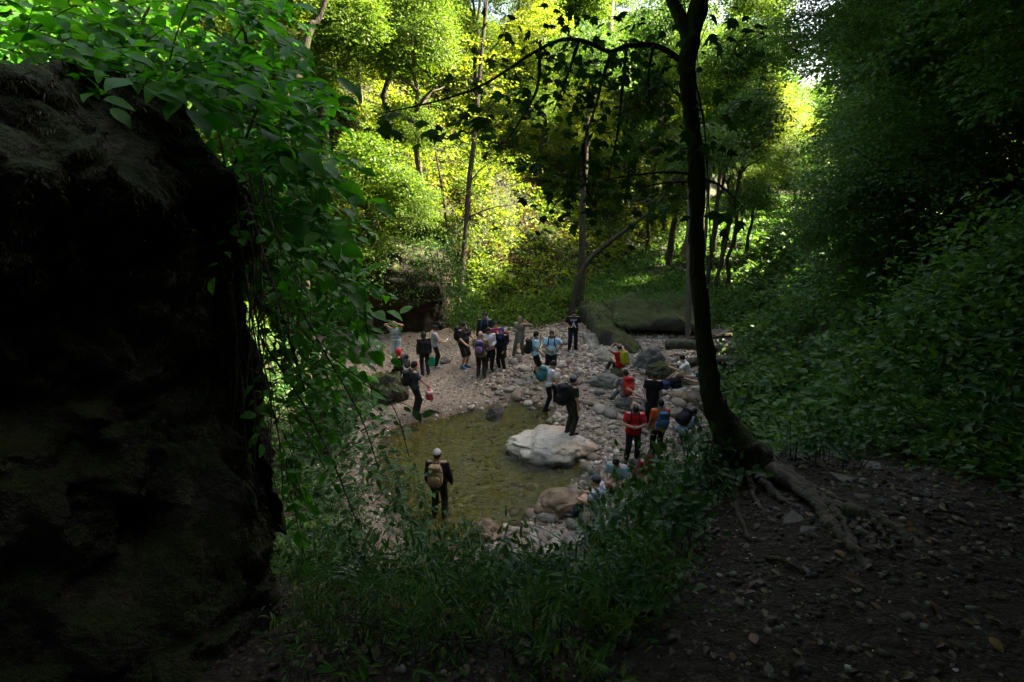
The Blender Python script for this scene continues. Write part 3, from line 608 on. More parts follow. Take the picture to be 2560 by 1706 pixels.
def limb_geo(g, r, a, b, r0, r1, wob=0.1, n=8, sides=6):
    t = np.linspace(0, 1, n)[:, None]; P = np.asarray(a) * (1 - t) + np.asarray(b) * t
    P[1:-1] += r.normal(size=(n - 2, 3)) * wob * np.linalg.norm(np.asarray(b) - np.asarray(a)) / 6; P[:, 2] += np.sin(t[:, 0] * math.pi) * 0.06 * np.linalg.norm(np.asarray(b) - np.asarray(a))
    g.add(*tube(P, np.linspace(r0, r1, n), sides, 0.12, r.randint(99)))
def forest_tree(x, y, H, rad, cr, crowns, bark, seed, label, group, crown_scale=1.0, lean=(0, 0), low=0.62, name='broadleaf_tree', sink=0.3, extra=()):
    r = np.random.RandomState(seed); z = h1(x, y); root = empty(name, (x, y, z)); tag(root, label, 'tree', group)
    top = np.array([lean[0], lean[1], H]); g = Geo(); n = 12; t = np.linspace(0, 1, n)[:, None]
    P = np.array([0, 0, -sink]) * (1 - t) + top * t; P[2:-1, :2] += r.normal(size=(n - 3, 2)) * 0.05 * H / 6
    g.add(*tube(P, rad * (1 - 0.78 * t[:, 0]) * (1 + 0.7 * np.exp(-t[:, 0] * 18)), 9, 0.14, seed))
    for k in range(5):
        s = r.uniform(0.45, 0.85); a = P[int(s * (n - 1))]; ang = r.uniform(0, 6.28)
        limb_geo(g, r, a, a + np.array([math.cos(ang), math.sin(ang), 0.7]) * cr * 0.6, rad * (1 - 0.75 * s), rad * 0.12)
    g.build('trunk', bark, root)
    me = crowns[r.randint(len(crowns))]; s = cr / 2.6 * crown_scale
    place('crown', me, root, (top[0], top[1], H * (low + 0.28)), (r.uniform(-.1, .1), r.uniform(-.1, .1), r.uniform(0, 6.28)), (s, s, s * r.uniform(0.85, 1.15)))
    for (ex, ey, ez, es) in extra:
        place('crown', crowns[r.randint(len(crowns))], root, (ex, ey, ez), (0, 0, r.uniform(0, 6.28)), es * cr / 2.6)
    return root

# ------------------------------------------------------------------ named trunks, traced in the picture
def traced_tree(label, path, widths, depth, bark, crowns=(), name='broadleaf_tree', base_on_ground=True, tops=(), wob=0.0, lean_t=0.0, sides=9, up=4.0):
    """path in displayed pixels from the foot upwards; the trunk stands at one camera depth"""
    if base_on_ground:
        b = on_ground(path[0][0] * D2F, path[0][1] * D2F); depth = depth_of(b)
    P = [at_depth(x * D2F, y * D2F, depth - lean_t * k) for k, (x, y) in enumerate(path)]
    W = [wd * D2F / FPX * depth / 2 for wd in widths]
    if base_on_ground: P[0] = b - np.array([0, 0, 0.25])
    else:
        z = h1(P[0][0], P[0][1]); P.insert(0, np.array([P[0][0], P[0][1], min(z - 0.2, P[0][2] - 0.3)])); W.insert(0, W[0] * 1.2)
    if up:
        d = unit(np.array(P[-1]) - np.array(P[-2])); d = unit(d + np.array([0, 0, 0.6])); P.append(P[-1] + d * up); W.append(W[-1] * 0.5)
    base = np.array(P[0]); root = empty(name, base); tag(root, label, 'tree')
    Q, rr = resample(np.array(P) - base, W, max(14, len(P) * 5))
    mk('trunk', *tube(Q, rr, sides, 0.10, int(abs(base[0] * 7) + 3)), bark, root)
    r = np.random.RandomState(int(abs(base[0] * 31) + 5))
    for (dx, dy, dz, s, me) in crowns:
        place('crown', me, root, Q[-1] + np.array([dx, dy, dz]), (0, 0, r.uniform(0, 6.28)), s)
        g = Geo(); limb_geo(g, r, Q[int(len(Q) * 0.8)], Q[-1] + np.array([dx, dy, dz]), rr[-1] * 0.9, 0.01); g.build('branch', bark, root)
    return root, Q, rr, depth
def side_branch(root, bark, pts, r0, r1, n=10, name='branch'):
    Q, rr = resample(pts, np.linspace(r0, r1, len(pts)), n); return mk(name, *tube(Q, rr, 6, 0.1, 3), bark, root)
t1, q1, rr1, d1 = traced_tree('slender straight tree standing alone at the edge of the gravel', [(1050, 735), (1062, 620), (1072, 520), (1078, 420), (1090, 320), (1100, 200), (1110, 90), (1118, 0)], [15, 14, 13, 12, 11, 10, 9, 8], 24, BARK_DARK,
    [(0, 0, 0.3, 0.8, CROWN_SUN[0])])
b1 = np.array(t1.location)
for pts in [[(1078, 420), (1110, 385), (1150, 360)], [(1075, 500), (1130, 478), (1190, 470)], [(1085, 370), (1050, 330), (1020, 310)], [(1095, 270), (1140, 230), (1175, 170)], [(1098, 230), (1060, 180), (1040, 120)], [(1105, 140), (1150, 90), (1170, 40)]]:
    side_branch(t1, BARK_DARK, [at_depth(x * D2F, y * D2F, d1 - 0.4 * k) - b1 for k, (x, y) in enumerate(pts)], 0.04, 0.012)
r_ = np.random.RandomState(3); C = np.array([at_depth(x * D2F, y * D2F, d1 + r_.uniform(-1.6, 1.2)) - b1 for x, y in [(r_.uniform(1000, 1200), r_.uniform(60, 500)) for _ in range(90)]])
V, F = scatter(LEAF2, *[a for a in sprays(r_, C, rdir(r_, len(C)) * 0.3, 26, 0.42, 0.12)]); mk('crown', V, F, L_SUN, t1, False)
traced_tree('thin crooked sapling on the sunlit slope', [(1040, 600), (1030, 550), (1022, 480), (1012, 410), (998, 330), (985, 240)], [6, 6, 5, 5, 4, 3], 28, BARK_DARK, up=1.5)
traced_tree('dark leaning tree at the foot of the far slope', [(1308, 745), (1325, 660), (1352, 600), (1412, 548), (1470, 505), (1510, 470)], [16, 15, 12, 10, 8, 6], 25, BARK_DARK, [(1.5, 0, 1.0, 0.7, CROWN_DEEP[0])], up=1.5)
traced_tree('upright dark tree beside the leaning tree', [(1330, 715), (1336, 640), (1338, 560), (1340, 470), (1345, 380)], [20, 18, 16, 14, 12], 27, BARK_DARK, [(0, 0, 1, 0.9, CROWN_DEEP[1])])
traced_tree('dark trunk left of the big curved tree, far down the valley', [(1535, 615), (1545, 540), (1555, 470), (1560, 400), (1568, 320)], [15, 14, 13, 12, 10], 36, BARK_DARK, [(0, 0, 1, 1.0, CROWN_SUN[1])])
traced_tree('pale straight trunk just behind the big curved tree', [(1580, 805), (1582, 700), (1583, 600), (1584, 480), (1586, 380), (1588, 260)], [13, 12, 12, 11, 10, 9], 22, BARK_GREY, [(0.5, 0, 1, 0.8, CROWN_DEEP[2])])
traced_tree('first thin trunk right of the big curved tree', [(1622, 662), (1632, 600), (1642, 520), (1652, 430), (1660, 330)], [11, 10, 10, 9, 8], 28, BARK_DARK, [(0, 0, 1, 0.9, CROWN_DEEP[0])])
traced_tree('second thin trunk right of the big curved tree, leaning', [(1640, 665), (1660, 590), (1680, 500), (1698, 420), (1720, 330)], [9, 9, 8, 8, 7], 28, BARK_DARK, [(0.5, 0, 1, 0.9, CROWN_DEEP[1])])
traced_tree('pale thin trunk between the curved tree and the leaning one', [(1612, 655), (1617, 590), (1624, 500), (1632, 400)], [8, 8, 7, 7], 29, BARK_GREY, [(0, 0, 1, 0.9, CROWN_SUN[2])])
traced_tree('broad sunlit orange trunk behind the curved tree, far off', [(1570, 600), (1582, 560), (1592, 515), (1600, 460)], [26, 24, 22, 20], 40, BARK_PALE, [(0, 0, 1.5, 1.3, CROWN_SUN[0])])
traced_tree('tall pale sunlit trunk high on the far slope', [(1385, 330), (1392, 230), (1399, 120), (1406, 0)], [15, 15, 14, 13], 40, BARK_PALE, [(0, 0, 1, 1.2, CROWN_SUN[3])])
traced_tree('dark forked tree high above the left shrub', [(660, 290), (676, 210), (700, 120), (716, 60), (748, 0)], [20, 19, 17, 15, 11], 11.5, BARK_DARK, [(0.6, 0, 2.0, 0.7, CROWN_DEEP[0])], base_on_ground=False)
# ------------------------------------------------------------------ random trees on the slopes
def visible_px(p):
    d = np.asarray(p) - CAM; t = depth_of(p); return 1280 + FPX * d[0] / t, 853 - FPX * (d[1] * math.sin(PITCH) + d[2] * math.cos(PITCH)) / t, t
k = 0
tr = np.random.RandomState(21)
def more(r, H, c): return [(r.uniform(-.5, .5) * c, r.uniform(-.6, .2) * c, H * r.uniform(0.42, 0.58), r.uniform(0.6, 0.85)), (r.uniform(-.8, .8) * c, r.uniform(-.5, .5) * c, H * r.uniform(0.66, 0.8), r.uniform(0.6, 0.85))]
hill = [(3, 40, 9, 3), (7, 44, 10, 3.2), (-9, 31, 8, 2.8), (-6.9, 24.2, 7, 2.4), (-5.2, 27.4, 9, 3.0), (-7, 29.5, 10, 3.2), (-9, 26, 9, 3.0), (-12, 27, 8, 3), (0, 44, 11, 3.4), (-6, 42, 11, 3.4), (10, 50, 12, 3.6), (-15, 33, 10, 3.4), (-3, 50, 13, 4.2), (5, 54, 13, 4.2), (13, 60, 13, 4), (-11, 47, 13, 4.2), (-19, 38, 12, 4), (17, 68, 14, 4.2), (-14, 22, 8, 2.8), (-12, 18, 8, 2.8), (-11, 14, 8, 2.8), (-19, 28, 10, 3.6),
        (21, 79, 14, 4.6), (2, 62, 14, 5), (10, 70, 14, 5), (-8, 60, 14, 5), (-20, 50, 14, 5), (17.5, 58, 12, 3.6), (26, 92, 14, 5), (14, 84, 14, 5), (-15, 62, 14, 5), (-27, 40, 13, 5), (-25, 30, 12, 4.4), (5.5, 39, 8, 2.5), (9.5, 46, 9, 2.8), (-2, 39, 9, 2.8), (14, 52, 10, 3)]
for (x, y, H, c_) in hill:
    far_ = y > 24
    forest_tree(x + tr.uniform(-1, 1), y + tr.uniform(-1, 1), H, tr.uniform(0.12, 0.2), c_, CROWN_SUN[1:] if x < -4.5 or y > 48 else CROWN_SUN, BARK_GREY if tr.rand() < .5 else BARK_DARK, 300 + k,  # left and far crowns get only darker leaves: shade put into the colour
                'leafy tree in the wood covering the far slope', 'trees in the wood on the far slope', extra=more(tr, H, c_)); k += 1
valley = [(12.6, 31, 10, 2.4), (14.0, 36, 12, 2.8), (15.2, 41, 13, 3.2), (16.5, 38, 11, 2.6), (18.5, 47, 15, 3.4), (16, 46, 14, 3.4), (21.5, 55, 16, 4), (24, 60, 16, 4), (27.5, 64, 12, 3.6), (34, 76, 12, 3.8), (31, 70, 13, 3.8), (42, 90, 14, 4.4), (47, 100, 14, 4.6), (36, 88, 15, 4.6), (53, 115, 14, 5), (60, 125, 14, 5), (40, 104, 16, 5), (11.5, 35, 9, 2.3), (10.5, 42, 16, 3.6), (13, 47, 18, 4), (31, 60, 7, 3), (34, 67, 8, 3.5), (38, 72, 8, 4), (20.5, 52, 20, 3.4), (22.5, 57, 22, 3.8), (17.5, 43, 15, 2.8), (55, 106, 14, 6), (62, 118, 15, 6), (70, 135, 16, 7), (50, 112, 15, 6), (67, 112, 14, 6), (76, 125, 15, 7), (48, 84, 9, 4.5), (56, 98, 9, 5), (60, 135, 18, 7), (62, 142, 12, 8), (68, 152, 12, 8), (74, 162, 13, 9), (57, 150, 13, 8)]
for (x, y, H, c_) in valley:
    forest_tree(x, y, H, tr.uniform(0.10, 0.18), c_, CROWN_DEEP if k % 2 else CROWN_SUN, BARK_DARK, 400 + k, 'leafy tree in the valley beyond the pool', 'trees along the far valley', extra=more(tr, H, c_)); k += 1  # every second crown darker, shade in leaf colour sets off the lit slope
right = [(9.5, 12, 12), (11.5, 15.5, 14), (13.5, 18.5, 14), (14.5, 23, 9), (17, 27, 9), (12.5, 11, 14), (16, 16, 14), (18.5, 20, 13), (10.5, 14, 13), (13.5, 13, 14), (14, 8, 13), (11, 8.5, 12), (17, 21.5, 14), (18.8, 24.5, 18), (16.5, 18.8, 13), (20.5, 23, 16), (20.2, 27.2, 20), (22.5, 25.5, 18), (22, 29.5, 20), (24.5, 28, 18), (24, 31.5, 20), (19.6, 29.4, 19), (21.8, 33, 18), (23.4, 34.8, 19), (25.5, 36.8, 19), (19.2, 22.5, 15), (25, 32, 15), (21.8, 21, 14), (19.5, 32, 8), (22, 28, 9), (16.5, 9, 9), (20, 14, 9), (23, 22, 9), (25, 40, 8), (28, 33, 9), (31, 46, 8), (36, 54, 8), (26, 15, 8), (22, 8, 9)]
for (x, y, H) in right:
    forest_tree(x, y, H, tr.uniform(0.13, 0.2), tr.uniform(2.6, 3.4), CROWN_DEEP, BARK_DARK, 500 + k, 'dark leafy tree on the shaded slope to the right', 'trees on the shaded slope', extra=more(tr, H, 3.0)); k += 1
for (x, y, H, c) in [(5.6, 4.6, 6.0, 2.3), (7.4, 7.4, 7.5, 2.7), (6.2, 1.6, 6, 2.4), (8.6, 4.6, 7, 2.6), (9.2, 9.2, 7.5, 2.6), (6.4, 3.2, 4.5, 2.0), (7.8, 11.2, 6.0, 2.0), (9.6, 13.2, 4, 2.0), (11.2, 16.2, 4.5, 2.2), (12.6, 18.6, 4.5, 2.2), (10.4, 11.2, 4, 2.0), (8.6, 6.6, 4, 1.9), (10.5, 13.5, 7, 2.4), (7.0, 2.2, 3.5, 1.7), (7.3, 3.7, 3.5, 1.7), (7.0, 1.1, 3.5, 1.8), (8.3, 2.0, 4, 1.9), (8.5, 3.3, 4, 1.9), (6.9, 0.0, 3.5, 1.8)]:  # low trees ending the list are added, unseen, to block sun from the path
    forest_tree(x, y, H, 0.1, c, CROWN_NEAR, BARK_DARK, 600 + k, 'small dark tree overhanging the near right slope', 'small trees overhanging the near right slope', low=0.5, extra=[(0.3, 0.2, H * 0.42, 0.8), (-0.6, 0.5, H * 0.62, 0.8)]); k += 1
gq = at_depth(1905 * D2F, 40 * D2F, 9.0); gx = np.array([8.4, 7.9]); gz_ = h1(*gx)
forest_tree(gx[0], gx[1], 8.5, 0.09, 1.6, CROWN_NEAR, BARK_DARK, 690, 'slender dark tree reaching across the patch of sky', None, low=0.6, extra=[(gq[0] - gx[0], gq[1] - gx[1], gq[2] - gz_, 0.75)])
# unseen trees added overhead and behind to keep light off the near ground
for (x, y, H, c) in [(-4.6, -1.5, 7, 3.4), (-8.0, 4.5, 6.5, 2.6), (-7.5, 8.5, 7, 2.8), (2.6, -3.5, 9, 3.6), (-1.2, -5, 9, 3.6), (5.2, -1.2, 7, 3.2), (-5, -6, 9, 3.6), (5, -7, 9, 3.6), (0.5, -10, 9, 3.8), (7.5, 0.2, 5, 3), (6.6, 0.9, 5, 2.6), (8.6, 0.9, 7.5, 3), (5.6, 0.2, 6, 2.4), (8.6, -2, 6, 3.2), (7.2, 3.0, 5.5, 2.6), (9.8, 0.8, 6, 3.2), (10.8, -2.6, 7, 3.4), (6.4, -2.6, 6, 3), (-4.6, 0.6, 6.5, 2.6), (-2.6, -2.6, 7.5, 3), (4.4, 0.4, 7, 2.4), (9, -4, 8, 3.4), (-10, 1, 8, 3.4), (-10, 12, 7, 3.0), (-10, -8, 9, 3.6), (10, -10, 9, 3.6), (-4, -14, 9, 4), (5, -15, 9, 4)]:
    forest_tree(x, y, H, 0.16, c, CROWN_DEEP, BARK_DARK, 700 + k, 'unseen tall tree added to shade the viewpoint', 'shade trees added around the viewpoint', low=0.6, extra=[(tr.uniform(-1.2, 1.2), tr.uniform(-1.2, 1.2), H * 0.62, 0.9)]); k += 1

# ------------------------------------------------------------------ undergrowth on the slopes
def bushes(r, XY, rad, hgt, per, leaf, spr=5, jit=0.5):
    n = len(XY); z = height(XY[:, 0], XY[:, 1]); d = rdir(r, n * spr); d[:, 2] = np.abs(d[:, 2]) * 0.9 + 0.1
    rr = np.repeat(rad, spr); hh = np.repeat(hgt, spr)
    C = np.repeat(np.stack([XY[:, 0], XY[:, 1], z], -1), spr, 0) + d * np.stack([rr, rr, hh], -1) * r.uniform(0.45, 1.0, n * spr)[:, None]
    C[:, 2] = np.maximum(C[:, 2], height(C[:, 0], C[:, 1]) + 0.05)
    return sprays(r, C, d, per, rr * r.uniform(0.35, 0.7, n * spr), leaf, 0.5, jit)
def fill(name, mat, pts, tpl, rad, hgt, per, leaf, seed, label, spr=5):
    r = np.random.RandomState(seed); n = len(pts)
    P, T, Nn, S = bushes(r, pts, r.uniform(*rad, n), r.uniform(*hgt, n), per, leaf, spr)
    V, F = scatter(tpl, P, T, Nn, S); return tag(mk(name, V, F, mat, None, False), label, kind='stuff')
ur = np.random.RandomState(31)
def seen(c, margin=160, zoff=0.4):
    d = np.stack([c[:, 0], c[:, 1], height(c[:, 0], c[:, 1]) + zoff - CAM[2]], -1); t = d[:, 1] * math.cos(PITCH) - d[:, 2] * math.sin(PITCH); t = np.maximum(t, 0.1)
    px = 1280 + FPX * d[:, 0] / t; py = 853 - FPX * (d[:, 1] * math.sin(PITCH) + d[:, 2] * math.cos(PITCH)) / t
    return (px > -margin) & (px < 2560 + margin) & (py > -margin) & (py < 1706 + margin), t
def cover(name, mat, xr_, yr_, cond, n, leafpx, bushm, label, seed, tpl=LEAF2, per=16, spr=5, tmin=2.0, hf=0.9, wid=None, lmin=0.05, jit=0.5):
    """bushes over a slope, thinned with distance so that they read alike near and far"""
    r = np.random.RandomState(seed); c = np.stack([r.uniform(*xr_, 60000), r.uniform(*yr_, 60000)], -1); dl = np.interp(c[:, 1], XL_Y, XL_X) - c[:, 0]; dr = c[:, 0] - np.interp(c[:, 1], XR_Y, XR_X)
    ok, t = seen(c); ok &= cond(c[:, 0], c[:, 1], dl, dr) & (t > tmin); c, t = c[ok], t[ok]; w_ = 1 / t ** 2; ch = r.choice(len(c), min(n, len(c)), False, w_ / w_.sum()); c, t = c[ch], t[ch]
    rad = r.uniform(*bushm, len(c)) * (0.45 + t / 40); P, T, Nn, S = bushes(r, c, rad, rad * r.uniform(0.5, 1.1, len(c)) * hf, per, 1.0, spr, jit)
    S = S * np.maximum(np.repeat(t, per * spr) * leafpx / 540.0, lmin); V, F = scatter(tpl, P, T, Nn, S, None if wid is None else S * wid)
    return tag(mk(name, V, F, mat, None, False), label, kind='stuff')
notcliff = lambda x, y, dl: ~((x > -9.8) & (x < -3.4) & (dl < 2.4) & (y < 25.8) & (y > 19))
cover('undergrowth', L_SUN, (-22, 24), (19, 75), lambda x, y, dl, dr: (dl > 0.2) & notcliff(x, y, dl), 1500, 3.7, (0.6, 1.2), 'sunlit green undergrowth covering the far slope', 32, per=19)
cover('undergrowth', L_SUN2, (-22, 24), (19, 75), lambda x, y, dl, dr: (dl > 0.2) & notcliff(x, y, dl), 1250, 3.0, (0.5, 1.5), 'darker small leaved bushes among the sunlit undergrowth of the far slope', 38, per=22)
cover('undergrowth', L_SUN2, (-6, 4), (22.6, 28), lambda x, y, dl, dr: (y > 23.6 + 0.25 * np.abs(x + 1.0)) & (np.hypot(x - 2.4, (y - 24) * 0.4) > 0.75) & ~((x > 2.2) & (y < 27)) & notcliff(x, y, dl), 210, 3.2, (0.5, 1.0), 'leafy bushes at the foot of the far slope behind the hikers', 40, per=26)
cover('undergrowth', L_DEEP, (2.4, 12), (24.6, 33), lambda x, y, dl, dr: (dl < 0.6) & (y > 25.6), 240, 3.0, (0.5, 0.9), 'low green plants growing over and behind the mossy ledge', 41, per=26, hf=0.5)
cover('undergrowth', L_HERB, (-9, -2.9), (8.2, 15), lambda x, y, dl, dr: (poly_dist(x, y, POOL) > 0.15) & (x < -3.0 - 0.25 * (y - 9)), 240, 5.5, (0.5, 0.9), 'green plants crowding the left shore of the pool', 39, LEAF6, 10, 4)
cover('dead_leaves', L_DRY, (-22, 20), (19, 60), lambda x, y, dl, dr: (dl > 0.5) & notcliff(x, y, dl), 420, 4.0, (0.4, 0.8), 'patches of dry brown leaves between the bushes of the far slope', 33, per=10, hf=0.4)
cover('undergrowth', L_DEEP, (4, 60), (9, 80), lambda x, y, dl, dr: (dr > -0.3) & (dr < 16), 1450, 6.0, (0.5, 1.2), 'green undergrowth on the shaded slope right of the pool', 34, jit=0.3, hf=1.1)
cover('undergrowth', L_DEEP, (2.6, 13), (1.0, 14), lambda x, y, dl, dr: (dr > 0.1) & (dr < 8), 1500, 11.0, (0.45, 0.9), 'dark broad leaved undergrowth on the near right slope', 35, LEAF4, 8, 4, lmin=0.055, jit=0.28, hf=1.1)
cover('undergrowth', L_DEEP, (6, 40), (24, 80), lambda x, y, dl, dr: (dl < 0.3) & (dr < 0.3) & ~((x < 9) & (y < 29)), 400, 4.2, (0.4, 0.9), 'low green plants on the valley floor behind the ledge', 36, hf=0.5)
cover('undergrowth', L_DEEP, (-16, -2), (3.5, 20), lambda x, y, dl, dr: (dl > -0.4) & (dl < 8) & notcliff(x, y, dl), 600, 5.6, (0.4, 0.8), 'shaded undergrowth on the left slope above the pool', 37)
cover('undergrowth', L_DEEP, (3.4, 11), (3.5, 12), lambda x, y, dl, dr: (dr > 0.7) & (dr < 5.5), 300, 9.0, (0.9, 1.7), 'tall leafy shrubs along the crest of the near right bank', 42, LEAF4, 9, 6, hf=1.5, jit=0.3)
# ------------------------------------------------------------------ the mossy rock wall beside the camera
def near_rock():
    top = [(-900, 60, 1.6), (-300, 100, 1.9), (0, 128, 2.2), (200, 160, 2.5), (400, 205, 2.8), (490, 275, 3.0), (525, 350, 3.15), (535, 430, 3.4), (520, 470, 4.0), (480, 480, 5.0)]
    bot = [(-900, 1900, 1.2), (-300, 1800, 1.5), (0, 1750, 1.7), (250, 1700, 1.9), (480, 1650, 2.1), (580, 1600, 2.3), (625, 1520, 2.55), (640, 1400, 2.9), (640, 1250, 3.6), (600, 1100, 4.6)]
    n, k = 200, 170; q = np.linspace(0, len(top) - 1, n); ix = np.arange(len(top)); A = np.array(top, float); B = np.array(bot, float)
    tp = np.stack([np.interp(q, ix, A[:, c]) for c in range(3)], -1); bt = np.stack([np.interp(q, ix, B[:, c]) for c in range(3)], -1)
    TP = np.array([at_depth(x * D2F, y * D2F, t) for x, y, t in tp]); BT = np.array([at_depth(x * D2F, y * D2F, t) for x, y, t in bt])
    s = np.linspace(0, 1, k)[None, :, None]; V = TP[:, None] * (1 - s) + BT[:, None] * s
    toward = unit([0.75, -0.65, 0])
    prof = 0.14 * np.exp(-((s - 0.16) / 0.12) ** 2) - 0.14 * np.exp(-((s - 0.42) / 0.14) ** 2) + 0.02 * np.exp(-((s - 0.65) / 0.12) ** 2) - 0.06 * np.exp(-((s - 0.85) / 0.1) ** 2)
    V = (V + toward * prof).reshape(-1, 3)
    nz = 0.28 * fbm3(V, 1.1, 81, 5) + 0.07 * fbm3(V, 5.0, 83, 5) - 0.16 * np.abs(fbm3(V, 2.2, 85, 4))
    V = V + toward * nz[:, None]
    V[:, 2] += 0.07 * fbm3(V, 2.6, 87, 4); V[:, 0] += 0.10 * fbm3(V, 1.8, 88, 4)
    i = np.arange(n - 1)[:, None] * k; j = np.arange(k - 1)[None]
    f = np.stack([i + j, i + j + 1, i + k + j + 1, i + k + j], -1).reshape(-1, 4)
    o_ = n * k; Bk = V.reshape(n, k, 3)[:, 0] + np.array([-1.6, 0.8, -0.25]); VV = np.concatenate([V, Bk])
    top_f = np.stack([np.arange(n - 1) * k, np.arange(1, n) * k, o_ + np.arange(1, n), o_ + np.arange(n - 1)], -1)
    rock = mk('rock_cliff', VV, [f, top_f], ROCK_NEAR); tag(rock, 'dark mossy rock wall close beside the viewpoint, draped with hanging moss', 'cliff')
    r = np.random.RandomState(5); G = V.reshape(n, k, 3)
    N_ = 105000; a = r.uniform(0, n - 1.01, N_); b = (r.uniform(0, 1, N_) ** 1.15) * (k - 1.01) * 0.9; ai, bi = a.astype(int), b.astype(int); fa, fb = (a - ai)[:, None], (b - bi)[:, None]
    P = (G[ai, bi] * (1 - fa) + G[ai + 1, bi] * fa) * (1 - fb) + (G[ai, bi + 1] * (1 - fa) + G[ai + 1, bi + 1] * fa) * fb
    msk = fbm3(P, 2.4, 91, 4) + 0.45 * (1 - b / k) > 0.12; P = P[msk]
    T = np.array([0, 0, -1.0]) + toward * 0.35 + r.normal(size=P.shape) * 0.38; Nn = toward + r.normal(size=P.shape) * 0.5
    S = r.uniform(0.014, 0.045, len(P)); V2, F2 = scatter(LEAF2, P, T, Nn, S, S * 0.3)
    mm = leaf_mat('hanging_moss', [(0.018, 0.024, 0.004), (0.036, 0.045, 0.007), (0.065, 0.072, 0.013), (0.045, 0.035, 0.015)], 0.25)
    tag(mk('moss', V2, F2, mm, rock, False), kind='stuff')
near_rock()

# ------------------------------------------------------------------ leafy shrubs above and along the rock
def leaf_variants(tpl, mat, n, seed, wid=1.0):
    out = []; r = np.random.RandomState(seed)
    for k in range(n):
        V0, F0 = tpl; V = V0.copy(); V[:, 1] *= wid * r.uniform(0.85, 1.2); V[:, 2] = V[:, 2] * r.uniform(0.6, 1.7) + 0.05 * np.sin(V[:, 0] * 4 + k); V[:, 1] += 0.06 * r.normal() * V[:, 0] ** 2
        out.append(mesh_data('leaf', V, F0, mat, True))
    return out
OVAL = T_([(0, 0, 0), (0.3, 0, 0.02), (0.65, 0, 0.0), (1, 0, -0.14), (0.12, 0.15, 0.04), (0.32, 0.27, 0.07), (0.6, 0.27, 0.06), (0.85, 0.13, -0.02), (0.12, -0.15, 0.04), (0.32, -0.27, 0.07), (0.6, -0.27, 0.06), (0.85, -0.13, -0.02)],
          [(0, 1, 4), (4, 1, 5), (5, 1, 6), (1, 2, 6), (6, 2, 7), (2, 3, 7), (0, 8, 1), (8, 9, 1), (9, 10, 1), (1, 10, 2), (10, 11, 2), (2, 11, 3)])
LV_NEAR = leaf_variants(OVAL, L_NEAR, 6, 1); LV_MAPLE = leaf_variants(MAPLE, L_MAPLE, 5, 2); LV_HERB = leaf_variants(OVAL, L_HERBO, 5, 3, 0.85)
def basis(T, Nn):
    T = unit(T); Nn = unit(Nn - T * (Nn @ T)); B = np.cross(Nn, T); return Matrix((T, B, Nn)).transposed()
def put_leaves(root, lv, L, stuff_mat, tpl, limit=240, mass='foliage'):
    """the leaves that show largest become parts of their own, the rest one mass; L: list of (pos, dir, normal, size) relative to root"""
    o = np.array(root.location); sc = [l[3] / max(depth_of(l[0] + o), 0.5) for l in L]; idx = np.argsort(sc)[::-1]
    for i in idx[:limit]:
        p, T, Nn, S = L[i]; ob = place('leaf', lv[i % len(lv)], root, p, basis(T, Nn), S)
    rest = idx[limit:]
    if len(rest):
        P, T, Nn, S = [np.array([L[i][k] for i in rest]) for k in range(4)]
        V, F = scatter(tpl, P, T, Nn, S); tag(mk(mass, V, F, stuff_mat, root, False), kind='stuff')
def twig_leaves(r, a, d, n, ln, size, L, stem=None, spread=1.0, up=(0, 0, 1)):
    """a twig from a along d with n alternate leaves and one at the tip"""
    d = unit(d); side = unit(np.cross(d, np.array(up)) + 1e-3); pts = []
    for k in range(n + 1):
        s = (k + 0.6) / (n + 0.6) * ln; p = a + d * s + np.array([0, 0, -0.22]) * (s / max(ln, .01)) ** 2 * ln; pts.append(p)
        T = d * 0.55 + side * (spread if k % 2 else -spread) + r.normal(size=3) * 0.22 if k < n else d + r.normal(size=3) * .15
        T[2] -= 0.2; Nn = np.array([0, -0.25, 1.0]) + r.normal(size=3) * 0.36
        L.append((p, T, Nn, size * r.uniform(0.7, 1.25) * (0.75 + 0.25 * k / n)))
    if stem is not None: stem.add(*tube(np.array([a] + pts), np.linspace(0.004, 0.0015, len(pts) + 1), 4))
def in_poly(x, y, poly): return poly_dist(np.array([x]), np.array([y]), np.array(poly, float))[0] < 0
def shrub(label, polys, n, seed, base, size, name='leafy_shrub', dirv=(0.7, -0.25, -0.15), stems=(), lv=None, mat=None, limit=240, tpl=LEAF6, nl=(5, 9), ln=(0.25, 0.5)):
    r = np.random.RandomState(seed); root = empty(name, base); tag(root, label, 'shrub', None); L = []; g = Geo(); o = np.array(base, float)
    for (poly, t0, t1, share) in polys:
        A = np.array(poly, float); lo, hi = A.min(0), A.max(0); m = 0
        while m < n * share:
            x, y = r.uniform(lo[0], hi[0]), r.uniform(lo[1], hi[1])
            if not in_poly(x, y, poly): continue
            a = at_depth(x * D2F, y * D2F, r.uniform(t0, t1)) - o
            twig_leaves(r, a, np.array(dirv) + r.normal(size=3) * 0.4, r.randint(*nl), r.uniform(*ln), size * r.uniform(0.8, 1.2), L, g); m += 1
    for pts, r0, r1 in stems:
        Q, rr = resample([at_depth(x * D2F, y * D2F, t) - o for x, y, t in pts], np.linspace(r0, r1, len(pts)), 18); mk('stem', *tube(Q, rr, 6, 0.15, seed), TWIG, root)
    if g.n: tag(g.build('twigs', TWIG, root), kind='stuff')
    put_leaves(root, lv or LV_NEAR, L, mat or L_NEARM, tpl, limit); return root
